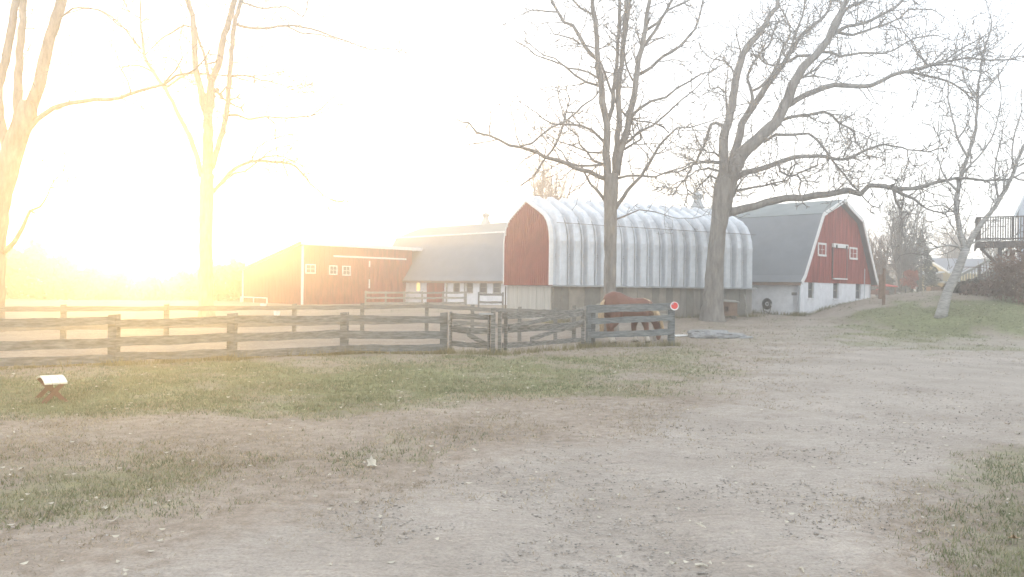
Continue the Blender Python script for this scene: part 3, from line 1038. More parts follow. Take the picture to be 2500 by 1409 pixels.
# tree in front of the ribbed shed, left
traced_tree('bare_tree', 'tall bare tree with upright stems between the horse and the ribbed metal shed', 29.5,
    [(1492, 800), (1490, 700), (1490, 600), (1490, 520), (1491, 450), (1491, 425)], [31, 29, 30, 32, 35, 36], [
    ([(1486, 440), (1481, 395), (1480, 355), (1480, 302), (1471, 248), (1465, 199), (1458, 142), (1456, 71), (1448, 28), (1446, -60)], 20, 9, 0, -.6),
    ([(1482, 302), (1494, 262), (1501, 199), (1508, 142), (1511, 53), (1513, -60)], 11, 8, 0, .8),
    ([(1499, 440), (1504, 390), (1506, 355), (1510, 302), (1510, 248), (1515, 177), (1521, 100), (1528, 30), (1532, -50)], 17, 10, 0, .2),
    ([(1506, 430), (1518, 362), (1530, 319), (1540, 266), (1550, 213), (1561, 142), (1570, 89), (1579, 43), (1590, -40)], 19, 9, 0, -.5),
    ([(1519, 120), (1530, 75), (1540, -20)], 7, 5),
    ([(1480, 440), (1437, 419), (1402, 408), (1366, 392), (1331, 381), (1292, 365), (1270, 360), (1242, 355), (1217, 341), (1196, 332), (1164, 323), (1146, 302), (1128, 298)], 12, 3, 0, -1.6),
    ([(1475, 401), (1437, 406), (1405, 404), (1384, 394), (1373, 372)], 7, 3),
    ([(1475, 402), (1448, 392), (1433, 372), (1416, 355), (1409, 330), (1391, 316)], 7, 3, 0, 1.2),
    ([(1475, 372), (1437, 371), (1398, 355), (1362, 344), (1327, 319)], 6, 2, 0, 1.5),
    ([(1474, 346), (1444, 319), (1419, 305), (1384, 305), (1348, 303), (1327, 291), (1309, 275)], 8, 3, 0, .8),
    ([(1270, 358), (1299, 351), (1320, 330), (1348, 309), (1384, 294), (1409, 273)], 5, 5, -1.3, .7),
    ([(1270, 454), (1299, 433), (1327, 394), (1348, 369), (1366, 333), (1375, 305)], 4, 5, -.4, .8),
    ([(1463, 195), (1437, 177), (1412, 170), (1384, 167), (1355, 142), (1327, 135), (1292, 106), (1274, 96)], 6, 2),
    ([(1465, 211), (1433, 202), (1405, 184), (1377, 160), (1348, 149), (1309, 135), (1284, 113), (1259, 101)], 7, 2),
    ([(1460, 146), (1430, 117), (1416, 89), (1398, 64), (1377, 53), (1362, 28), (1345, 0), (1335, -40)], 10, 6),
    ([(1416, 106), (1401, 96), (1377, 89), (1352, 83), (1341, 64)], 5, 2),
    ([(1365, 30), (1330, 28), (1300, 24), (1265, 40)], 5, 2),
    ([(1500, 437), (1533, 429), (1565, 429), (1600, 433), (1625, 422), (1668, 408), (1696, 394), (1753, 394)], 7, 3, 0, 1.5),
    ([(1500, 516), (1533, 465), (1565, 429), (1597, 376), (1625, 337), (1653, 312), (1682, 312)], 10, 3, 0, -1.4),
    ([(1525, 352), (1561, 323), (1597, 305), (1632, 273), (1668, 241), (1700, 215)], 8, 3),
    ([(1540, 288), (1561, 264), (1590, 248), (1625, 238), (1653, 216), (1685, 199), (1710, 181), (1739, 174)], 8, 3),
    ([(1555, 184), (1590, 163), (1621, 135), (1657, 115), (1696, 71), (1710, 32), (1719, -10)], 9, 4),
    ([(1570, 115), (1597, 78), (1625, 28), (1650, -20)], 9, 6),
    ([(1576, 76), (1604, 57), (1628, 27), (1682, 0)], 8, 5),
    ([(1524, 366), (1545, 352), (1565, 340)], 7, 5),
    ([(1482, 498), (1458, 465), (1442, 450)], 9, 6),
    ([(1448, 36), (1419, 21), (1398, 0), (1385, -30)], 6, 4),
    ([(1459, 135), (1476, 177), (1490, 220), (1504, 250)], 6, 6),
    ([(1545, 198), (1529, 160), (1519, 89)], 5, 4),
    ([(1506, 535), (1535, 524), (1560, 513), (1600, 518), (1640, 530)], 5, 2),
    ], density=3.2, tl=(.5, 1.6), kids=3.7, rmin=.011)

# big gnarled tree
traced_tree('gnarled_tree', 'largest bare tree, leaning slightly, with long crooked limbs spreading right over the barn roof', 35.2,
    [(1738, 800), (1740, 740), (1745, 660), (1752, 580), (1760, 509), (1768, 462), (1774, 425)], [56, 50, 41, 38, 44, 52, 40], [
    ([(1762, 520), (1764, 475), (1765, 429), (1767, 378), (1769, 330), (1779, 294), (1791, 238), (1797, 199), (1807, 151), (1823, 119), (1846, 87), (1870, 56), (1882, 32), (1896, 20), (1900, -30)], 26, 9, 0, -1.0),
    ([(1769, 325), (1762, 306), (1748, 299), (1735, 303), (1729, 320), (1717, 358), (1699, 394), (1691, 401)], 10, 5),
    ([(1768, 500), (1776, 445), (1787, 401), (1803, 342), (1811, 302), (1827, 274), (1854, 235), (1878, 199), (1910, 159), (1938, 115), (1958, 87), (1986, 60), (2017, 32), (2040, -20)], 24, 6, 0, 1.6),
    ([(1825, 276), (1839, 239), (1835, 219), (1823, 191), (1846, 143), (1874, 115)], 9, 5),
    ([(1918, 151), (1934, 115), (1942, 80), (1958, 40), (1966, -10)], 7, 4),
    ([(1839, 223), (1870, 199), (1894, 163), (1914, 111), (1930, 80), (1918, 40), (1905, 20)], 7, 3),
    ([(1768, 515), (1778, 460), (1791, 417), (1815, 374), (1854, 334), (1894, 298), (1918, 254), (1938, 207), (1958, 167), (1990, 135), (2021, 95), (2041, 52), (2061, 16), (2080, -30)], 38, 10, 0, -1.2),
    ([(2035, 84), (2069, 64), (2109, 56), (2149, 36), (2184, 20), (2212, -10)], 9, 6),
    ([(2045, 78), (2081, 85), (2113, 76), (2157, 60), (2196, 44), (2220, 24), (2276, 24)], 8, 3),
    ([(2032, 90), (2049, 56), (2066, 22), (2097, 8), (2135, -10)], 8, 5),
    ([(2000, 128), (2029, 127), (2053, 137), (2097, 131), (2157, 129), (2196, 115), (2228, 95), (2276, 87)], 8, 3),
    ([(1978, 135), (1950, 137), (1926, 151), (1902, 159)], 8, 6),
    ([(1915, 262), (1950, 239), (1990, 223), (2037, 209), (2093, 211), (2129, 207), (2157, 195), (2196, 177), (2236, 171), (2268, 159), (2300, 153), (2355, 143), (2419, 147)], 15, 4, -.3, -2.2),
    ([(2212, 176), (2260, 185), (2308, 197), (2343, 215), (2379, 246)], 7, 3, -1.5, .6),
    ([(2276, 159), (2323, 159), (2371, 173)], 5, 3, -1.8),
    ([(2266, 160), (2240, 131), (2232, 107)], 6, 3, -1.7),
    ([(2300, 154), (2347, 119), (2391, 95), (2427, 72)], 4, 2, -1.9),
    ([(1890, 303), (1926, 286), (1970, 282), (2009, 274), (2029, 282), (2049, 302), (2085, 318), (2089, 346)], 9, 4, 0, 1.2),
    ([(1865, 348), (1894, 330), (1938, 330), (1974, 326), (1994, 338), (2017, 370), (2037, 398), (2061, 425), (2081, 453), (2093, 463)], 8, 4, 0, -1.4),
    ([(1770, 465), (1790, 443), (1823, 421), (1870, 409), (1910, 394), (1942, 384), (1982, 380), (2021, 382), (2041, 388), (2077, 386), (2105, 370), (2157, 352), (2188, 358)], 15, 4, 0, -1.8),
    ([(1904, 396), (1904, 417), (1926, 429), (1946, 427), (1956, 441), (1950, 465)], 6, 4, -.8, -.4),
    ([(1765, 525), (1823, 509), (1870, 495), (1918, 485), (1978, 481), (2037, 469), (2069, 465), (2101, 473), (2121, 453), (2157, 453), (2176, 457), (2220, 461), (2268, 451), (2316, 439), (2355, 435), (2403, 441), (2467, 437)], 20, 4, 0, -3.0),
    ([(2172, 457), (2204, 473), (2232, 485), (2252, 503)], 9, 5, -1.8, -.3),
    ([(2180, 462), (2188, 493), (2200, 513)], 6, 4, -1.8, .2),
    ([(1774, 500), (1785, 480), (1799, 465), (1842, 457)], 12, 5),
    ([(1762, 400), (1735, 396), (1710, 398), (1691, 402), (1665, 416)], 7, 4),
    ([(1760, 420), (1730, 410), (1700, 418), (1670, 440)], 6, 3),
    ([(1760, 440), (1735, 430), (1715, 445), (1700, 465)], 6, 3),
    ([(1768, 392), (1745, 372), (1725, 372), (1700, 340)], 6, 3),
    ([(1777, 312), (1775, 262), (1771, 223), (1775, 191)], 6, 3),
    ([(1773, 228), (1755, 213), (1735, 218)], 5, 3),
    ([(1800, 190), (1785, 165), (1770, 150), (1752, 146)], 5, 3),
    ([(1810, 150), (1808, 120), (1800, 95)], 5, 3),
    ([(1935, 210), (1955, 190), (1985, 186), (2015, 190)], 6, 3),
    ([(1945, 195), (1975, 178), (1988, 172)], 8, 5),
    ], density=5.4, tl=(.55, 2.0), kids=4.1, gnarl=.75, rmin=.0125)

# leaning birch on the lawn mound
traced_tree('leaning_birch', 'leaning pale birch forking above its base on the right-hand lawn mound', 32.6,
    [(2296, 752), (2314, 715), (2333, 672), (2348, 635), (2358, 606)], [26, 22, 20, 19, 20], [
    ([(2355, 612), (2343, 565), (2334, 510), (2338, 460), (2350, 425), (2362, 380), (2378, 330), (2386, 270), (2390, 200), (2402, 130), (2418, 78)], 13, 4, 0, .8),
    ([(2358, 612), (2385, 565), (2418, 522), (2445, 480), (2470, 430), (2492, 372), (2520, 300), (2530, 240)], 13, 5, 0, -1.2),
    ([(2350, 615), (2338, 602), (2318, 599), (2289, 603), (2265, 615)], 6, 3),
    ([(2362, 385), (2340, 340), (2325, 290), (2315, 240), (2318, 190)], 7, 3),
    ([(2340, 470), (2315, 445), (2300, 420), (2290, 380)], 6, 3),
    ([(2350, 425), (2372, 400), (2400, 370), (2425, 330), (2440, 270)], 6, 3),
    ([(2388, 240), (2410, 215), (2440, 180), (2460, 150)], 5, 3),
    ([(2388, 250), (2365, 215), (2352, 180), (2350, 140)], 5, 3),
    ([(2336, 520), (2300, 500), (2270, 505), (2250, 520)], 5, 2),
    ([(2440, 488), (2428, 440), (2432, 390), (2445, 340)], 6, 3),
    ([(2470, 430), (2490, 440), (2520, 436)], 5, 3),
    ([(2365, 598), (2400, 585), (2430, 590)], 5, 3),
    ([(2475, 420), (2470, 370), (2478, 320), (2492, 280)], 5, 3),
    ], base_flare=1.15, bm=birch_bark, density=3.6, tl=(.6, 1.5), kids=3.8, up=.25, gnarl=.45, rmin=.010)

def free_tree(name, label, base, h, spread, n_stem, stem_h=.15, seed=1, mb_m=None, tw=None, group=None, kids=3.0, depth=2, r0=.12, single=True, shoots=10, rmin=.01):
    """untraced far tree: trunk and fanned limbs, each its own part"""
    st = rnd.getstate(); rnd.seed(seed)
    root = thing(name, base, label, 'tree', group)
    p0 = Vector(base) - Vector((0, 0, .2))
    top = Vector(base) + Vector((rnd.uniform(-.1, .1), 0, h * stem_h))
    mb = MB(); mb.tube([p0, p0.lerp(top, .5), top], [r0 * 1.3, r0 * 1.1, r0], 8); mb.build('trunk', mb_m or bark, root, smooth=True)
    tm = MB()
    for k in range(n_stem):
        a = 2 * math.pi * (k + rnd.random() * .6) / n_stem
        s = spread * rnd.uniform(.25, 1.0)
        d0 = Vector((math.cos(a) * s / h, math.sin(a) * s / h, 1)).normalized()
        pts, rad = [top - Vector((0, 0, .05))], [r0 * .6]
        p = top.copy(); dd = d0
        hh = h * (1 - stem_h) * rnd.uniform(.75, 1.0)
        n = 9
        for i in range(n):
            dd = (dd + rdir() * .13 + Vector((0, 0, .05))).normalized()
            p = p + dd * hh / n
            pts.append(p.copy()); rad.append(r0 * .6 * (1 - .85 * (i + 1) / n) + .008)
        mb = MB(); mb.tube(pts, rad, 5); mb.build('limb', mb_m or bark, root, smooth=True)
        for _ in range(shoots):
            i = rnd.randint(2, n - 1)
            side = dd.cross(rdir()).normalized()
            nd = ((pts[i + 1] - pts[i]).normalized() * .9 + side * .8).normalized()
            twig(tm, pts[i].copy(), nd, h * rnd.uniform(.08, .22), max(rmin, rad[i] * .5), depth, .4, .3, kids)
    o = tm.build('twigs', tw or twig_mat, root); o['kind'] = 'stuff'
    rnd.setstate(st)
    return root

def base_at(px, Z):
    x = (px - CX) / FPX * Z
    return (x, Z, gz(x, Z))
free_tree('bare_tree', 'bare spreading tree rising behind the ribbed shed, left of its peak', base_at(1330, 66), 11.6, 3.9, 9, .3, 3, tw=twig_brown, depth=2, r0=.2, rmin=.024, shoots=16)
free_tree('bare_tree', 'many-stemmed bare tree in the background, just right of the red gable', base_at(2205, 60), 6.9, 2.6, 18, .06, 4, depth=2, r0=.16, shoots=18, rmin=.026)
free_tree('bare_tree', 'small bare tree close against the right edge of the red gable', base_at(2142, 66), 5.6, 2.2, 13, .1, 5, depth=2, r0=.14, shoots=18, tw=twig_brown, rmin=.028)
free_tree('bare_tree', 'bare tree with arching branches behind the yellow house', base_at(2330, 92), 8.0, 5.0, 14, .15, 6, depth=2, r0=.16, shoots=20, tw=twig_brown, rmin=.034)
free_tree('bare_tree', 'bare tree seen through the gap beneath the raised deck', base_at(2440, 80), 6.0, 3.4, 12, .1, 8, depth=2, r0=.15, shoots=18, rmin=.032)

# evergreen
def conifer(base, h, r, label):
    root = thing('evergreen_tree', base, label, 'tree')
    b = Vector(base)
    mb = MB(); mb.tube([b - Vector((0, 0, .2)), b + Vector((0, 0, h * .95))], [.14, .02], 7); mb.build('trunk', bark, root)
    m = MB()
    for i in range(6500):
        f = rnd.random() ** .75
        z = h * (.05 + .95 * (1 - f))
        rr = r * f ** .9 * (rnd.random() ** .4) * (1 + .16 * math.sin(z * 9))
        a = rnd.uniform(0, 2 * math.pi)
        p = b + Vector((math.cos(a) * rr, math.sin(a) * rr, z - rr * .25))
        s = rnd.uniform(.06, .2)
        o_ = Vector((math.cos(a), math.sin(a), rnd.uniform(-.5, .2)))
        q = rdir() * s * .45
        m.tri(p - q, p + q, p + o_ * s)
    o = m.build('crown', needle, root); o['kind'] = 'stuff'
conifer(base_at(2248, 62), 4.7, 1.6, 'dark conical evergreen between the many-stemmed bare tree and the yellow house')
conifer(base_at(2150, 74), 3.0, 1.7, 'low dark evergreen behind the red awning, right of the barn')

def leafy(name, base, h, r, m, label, n=1800, trunk_h=.3, cat='tree', leaf=.12, squash=.9, brm=None):
    root = thing(name, base, label, cat)
    b = Vector(base)
    mb = MB(); mb.tube([b - Vector((0, 0, .1)), b + Vector((0, 0, h * .6))], [.05, .03], 6); mb.build('trunk', brm or bark, root)
    mm_ = MB()
    cl = [(rdir() * r * rnd.uniform(.2, .8), rnd.uniform(.25, .5) * r) for _ in range(14)]
    for i in range(n):
        c_, cr_ = rnd.choice(cl)
        v = c_ + rdir() * cr_ * rnd.random() ** .5
        p = b + Vector((v.x, v.y, h * (trunk_h + (1 - trunk_h) * .5) + v.z * squash))
        s = leaf * rnd.uniform(.6, 1.4)
        q = rdir() * s; w = rdir() * s
        mm_.tri(p - q * .5, p + q * .5, p + w)
    o = mm_.build('crown', m, root); o['kind'] = 'stuff'
    return root
leafy('red_leaf_tree', base_at(2222, 57), 2.2, .75, red_leaf, 'small rounded tree with rusty red leaves, left of the evergreen', n=2200, trunk_h=.25, leaf=.14)

# brown brush under the deck
def brush(base, w, h, label, seed, m=None, n=26, lean=0, leaves=1400, d=1.2):
    rnd2 = rnd.getstate(); rnd.seed(seed)
    root = thing('brush', base, label, 'shrub')
    b = Vector(base); tm = MB(); lv = MB()
    for i in range(n):
        x = rnd.uniform(-w, w); y = rnd.uniform(-d, d)
        p = Vector((b.x + x, b.y + y, gz(b.x + x, b.y + y) - .05))
        dd = Vector((rnd.uniform(-.3, .3) + lean, rnd.uniform(-.3, .3), 1)).normalized()
        twig(tm, p, dd, h * rnd.uniform(.4, .8), .016, 2, .5, .2, 4)
    for i in range(leaves):
        x = rnd.uniform(-w, w); y = rnd.uniform(-d, d)
        hh = h * rnd.random() ** .8 * (.55 + .45 * max(0, min(1, .5 + x / w * .5 * (1 if lean >= 0 else -1))))
        p = Vector((b.x + x + lean * hh, b.y + y, gz(b.x + x, b.y + y) + hh))
        s = rnd.uniform(.05, .13); q = rdir() * s; v = rdir() * s
        lv.tri(p - q, p + q, p + v * 1.3)
    o = tm.build('stems', twig_brown, root); o['kind'] = 'stuff'
    o = lv.build('leaves', m or brush_mat, root); o['kind'] = 'stuff'
    rnd.setstate(rnd2)
brush(base_at(2510, 33.6), 1.0, 2.9, 'tall thicket of brown vines climbing under the raised deck', 3, n=46, leaves=1900)
brush(base_at(2425, 36.5), 1.0, .8, 'low brown thicket on the crest of the mound beside the stair', 5, n=22, leaves=700)
brush(base_at(2372, 39), .8, .65, 'short green and brown undergrowth right of the birch base', 6, m=wood_fol, n=16, leaves=1500)

# distant wood on the left and behind everything: one mass
prof_px = [(-900, 640), (-300, 632), (0, 622), (100, 620), (170, 634), (230, 655), (290, 682), (335, 706), (352, 706), (385, 690), (430, 682), (500, 668), (590, 655), (900, 668), (1250, 670), (1600, 668), (1900, 670), (2100, 664), (2130, 655), (2290, 672), (2500, 668), (3400, 640)]
m = MB(); Vw, Fw = [], []
def wood_z(px, Z):
    for (a, ya), (b, yb) in zip(prof_px, prof_px[1:]):
        if a <= px <= b:
            return P(px, ya + (yb - ya) * (px - a) / (b - a), Z).z
    return 3
N_w = 52000
wr = np.random.RandomState(5)
for i in range(N_w):
    px = wr.uniform(-900, 3400); Z = wr.uniform(63, 73) if px < 600 else wr.uniform(108, 124)
    x = (px - CX) / FPX * Z
    zt_ = wood_z(px, Z)
    g_ = gz(x, Z)
    lump = .80 + .2 * math.sin(px * .021) * math.sin(px * .0063 + 1) + .10 * math.sin(px * .09)
    z = g_ + (zt_ * lump + .5 - g_) * (1 - wr.rand() ** 1.3) + wr.uniform(-.2, .2)
    s = wr.uniform(.15, .55)
    a, b = wr.normal(size=3), wr.normal(size=3)
    a *= s / np.linalg.norm(a); b *= s / np.linalg.norm(b)
    c0 = np.array([x, Z, z]); n0 = len(Vw)
    Vw += [c0 - a, c0 + a, c0 + b]
    Fw.append((n0, n0 + 1, n0 + 2))
o = mesh_np('distant_woods', Vw, Fw, wood_fol)
tag(o, 'far dark line of woods along the horizon under the glare', 'woods', kind='stuff')
# low rise behind the woods keeps the horizon closed
rr_ = []
HX = np.linspace(-1500, 4200, 120)
Vh, Fh = [], []
for i, px in enumerate(HX):
    Z = 127
    x = (px - CX) / FPX * Z
    zt_ = wood_z(min(max(px, -899), 3399), Z)
    g_ = gz(x, Z)
    Vh += [(x, 117, g_ - .3), (x, 128, max(g_ + .2, g_ + (zt_ - g_) * .55 + .25 * math.sin(px * .02))), (x, 144, g_ + .2)]
for i in range(len(HX) - 1):
    for k in range(2):
        a = i * 3 + k
        Fh.append((a, a + 3, a + 4, a + 1))
o = mesh_np('low_hill', Vh, Fh, wood_fol); o['kind'] = 'structure'

# ------------------------------------------------------------------ fences
def board(mb_parent, a, b, h, t=.03, m=None, name='board', wavy=True):
    a, b = Vector(a), Vector(b)
    mb = MB()
    n = 7 if wavy else 1
    tdir = (b - a).normalized(); side = tdir.cross(Vector((0, 0, 1))).normalized()
    prev = None
    for i in range(n + 1):
        f = i / n
        p = a.lerp(b, f)
        jt = rnd.uniform(-.016, .010) if wavy else 0
        jb = rnd.uniform(-.014, .012) if wavy else 0
        sag = -.012 * math.sin(f * math.pi) if wavy else 0
        r = [p + side * -t / 2 + Vector((0, 0, -h / 2 + jb + sag)), p + side * t / 2 + Vector((0, 0, -h / 2 + jb + sag)),
             p + side * t / 2 + Vector((0, 0, h / 2 + jt + sag)), p + side * -t / 2 + Vector((0, 0, h / 2 + jt + sag))]
        n0 = len(mb.v); mb.v += [tuple(q) for q in r]
        if prev is not None:
            for k in range(4):
                mb.f.append((prev + k, prev + (k + 1) % 4, n0 + (k + 1) % 4, n0 + k))
        prev = n0
    mb.f.append((0, 3, 2, 1)); mb.f.append((prev, prev + 1, prev + 2, prev + 3))
    return mb.build(name, m or fence_mat, mb_parent)

def post(parent, x, y, top, w=.13, m=None, name='post', lean=0):
    mb = MB()
    g = gz(x, y)
    mb.quad8([(x - w / 2, y - w / 2, g - .2), (x + w / 2, y - w / 2, g - .2), (x + w / 2, y + w / 2, g - .2), (x - w / 2, y + w / 2, g - .2),
              (x - w / 2 + lean, y - w / 2, top), (x + w / 2 + lean, y - w / 2, top + .01), (x + w / 2 + lean, y + w / 2, top + .015), (x - w / 2 + lean, y + w / 2, top - .01)])
    return mb.build(name, m or fence_mat, parent, bevel=.008)

fence = thing('board_fence', (-4.1, 20.1, 0), 'dark three-board paddock fence nearest the camera, running left from the gates', 'fence')
PL = [(-15.0, 12.6), (-12.7, 13.6), (-10.5, 14.9), (-8.0, 16.5), (-6.1, 17.9), (-4.1, 20.1), (-1.7, 20.6)]
for (x, y) in PL: post(fence, x, y, gz(x, y) + 1.02, .18)
for (a, b) in zip(PL, PL[1:]):
    for z, h in ((.88, .16), (.50, .19), (.17, .16)):
        n_off = Vector((b[0] - a[0], b[1] - a[1], 0)).normalized().cross(Vector((0, 0, 1))) * .108
        board(fence, Vector((a[0], a[1], z + gz(*a) + rnd.uniform(-.035, .035))) + n_off, Vector((b[0], b[1], z + gz(*b) + rnd.uniform(-.035, .035))) + n_off, h)

def gate(label, a, b, zl, zr, braces, m):
    root = thing('paddock_gate', (a[0], a[1], gz(*a)), label, 'gate', 'board gates in the paddock fence')
    A = Vector((a[0], a[1], 0)); B = Vector((b[0], b[1], 0)); d = (B - A)
    off = d.normalized().cross(Vector((0, 0, 1))) * .05
    for (z0, z1, h) in zip(zl, zr, (.15, .16, .13)):
        board(root, A + Vector((0, 0, z0)), B + Vector((0, 0, z1)), h, m=m)
    for f in (.02, .98):
        p = A + d * f
        mb = MB(); mb.bar(p + off * .9 + Vector((0, 0, zl[2] - .12)), p + off * .9 + Vector((0, 0, zl[0] + .1)), .10, .03, d.normalized()); mb.build('stile', m, root)
    for (f0, z0, f1, z1) in braces:
        board(root, A + d * f0 + off * 1.1 + Vector((0, 0, z0)), A + d * f1 + off * 1.1 + Vector((0, 0, z1)), .12, m=m, name='brace')
    return root
gate('narrow weathered board gate with a diagonal brace, left of the paired posts', (-1.52, 20.5), (-.52, 20.12), (.95, .62, .26), (.95, .60, .24), [(.45, .52, .95, .27), (.1, .75, .5, .6)], fence_worn)
gate('wide weathered board gate with diagonal braces, between the paired posts and the horse', (-.22, 20.2), (2.02, 23.15), (.97, .62, .24), (1.03, .68, .24), [(.05, .70, .52, .88), (.52, .88, .97, .98), (.30, .36, .97, .75)], fence_worn)
gp = thing('gate_posts', (-.42, 20.1, 0), 'pair of close-set weathered posts between the narrow and the wide board gate', 'post')
post(gp, -.45, 20.1, 1.17, .11, fence_worn); post(gp, -.29, 20.14, 1.1, .09, fence_worn)
mb = MB(); mb.bar((-.45, 20.02, 1.02), (-.80, 20.1, 1.02), .03, .04); mb.build('latch', galv_dark, gp)

pan = thing('fence_panel', (2.2, 23.3, 0), 'three-board fence panel with a round sign, in front of the grazing horse', 'fence')
post(pan, 2.18, 23.25, 1.18, .14); post(pan, 2.33, 23.35, 1.15, .12)
post(pan, 4.70, 24.1, 1.27, .18)
for zl, zr, h in ((1.11, 1.19, .22), (.76, .86, .17), (.36, .45, .18)):
    board(pan, (2.15, 23.16, zl), (4.72, 23.98, zr), h)
# round sign on the end post
sg = thing('round_sign', (4.74, 23.86, 1.2), 'small round white sign with a red centre on the end fence post', 'sign')
def disc(r, y0, y1, n=24, c=(4.74, 1.20)):
    m_ = MB(); pts = [(c[0] + r * math.cos(2 * math.pi * k / n), y0, c[1] + r * math.sin(2 * math.pi * k / n)) for k in range(n)]
    m_.prism(pts, (0, y1 - y0, 0)); return m_
disc(.125, 23.86, 23.875).build('rim', sign_white, sg)
disc(.098, 23.852, 23.8585, 18, (4.74, 1.21)).build('red_face', sign_red, sg)
m_ = MB(); m_.prism([(4.66, 23.848, 1.225), (4.70, 23.848, 1.245), (4.72, 23.848, 1.29), (4.68, 23.848, 1.285)], (0, .003, 0)); m_.build('faded_patch', mat('faded_blue', (.35, .4, .5)), sg)

# second fence across the paddock
f2 = thing('rail_fence', (-6, 26, 0), 'two-rail weathered fence across the middle of the dirt paddock', 'fence')
P2 = [(-14.5, 21.5), (-12.2, 22.3), (-9.9, 23.5), (-6.9, 26.0), (-4.85, 26.6), (-2.9, 28.0), (-1.30, 27.2), (.25, 25.6), (1.35, 25.2), (1.95, 25.6)]
for k, (x, y) in enumerate(P2): post(f2, x, y, gz(x, y) + (1.06 if k < 9 else 1.14), .12, fence_far)
for k, (a, b) in enumerate(zip(P2, P2[1:])):
    n_off = Vector((b[0] - a[0], b[1] - a[1], 0)).normalized().cross(Vector((0, 0, 1))) * .09
    for z, h in ((.95, .16), (.45, .17)):
        za = z + gz(*a); zb_ = z + gz(*b)
        board(f2, Vector((a[0], a[1], za)) + n_off, Vector((b[0], b[1], zb_)) + n_off, h * .85, m=fence_far)
# grey rail fences close to the barn
def rails(label, pts, h, zs, m=grey_wood):
    f = thing('rail_fence', (pts[0][0], pts[0][1], gz(*pts[0])), label, 'fence')
    for x, y in pts: post(f, x, y, gz(x, y) + h, .10, m)
    for a, b in zip(pts, pts[1:]):
        for z in zs:
            board(f, Vector((a[0], a[1] - .07, z + gz(*a))), Vector((b[0], b[1] - .07, z + gz(*b))), .12, m=m, name='rail')
    return f
pf3 = [((px - CX) / FPX * Z, Z) for px, Z in ((893, 50), (942, 50), (987, 50), (1031, 50.3), (1082, 50.6), (1138, 51))]
rails('pale grey rail fence in front of the red shed wing', pf3, 1.0, (.28, .60, .92))
pf4 = [((px - CX) / FPX * Z, Z) for px, Z in ((1169, 46), (1228, 45))]
rails('short dark rail fence beside the left corner of the ribbed shed', pf4, 1.0, (.45, .88), fence_worn)
pf5 = [(1.97, 26.2), (2.95, 28.2), (3.6, 30.5)]
rails('thin rail fence disappearing behind the back of the grazing horse', pf5, 1.05, (.98,), grey_wood)

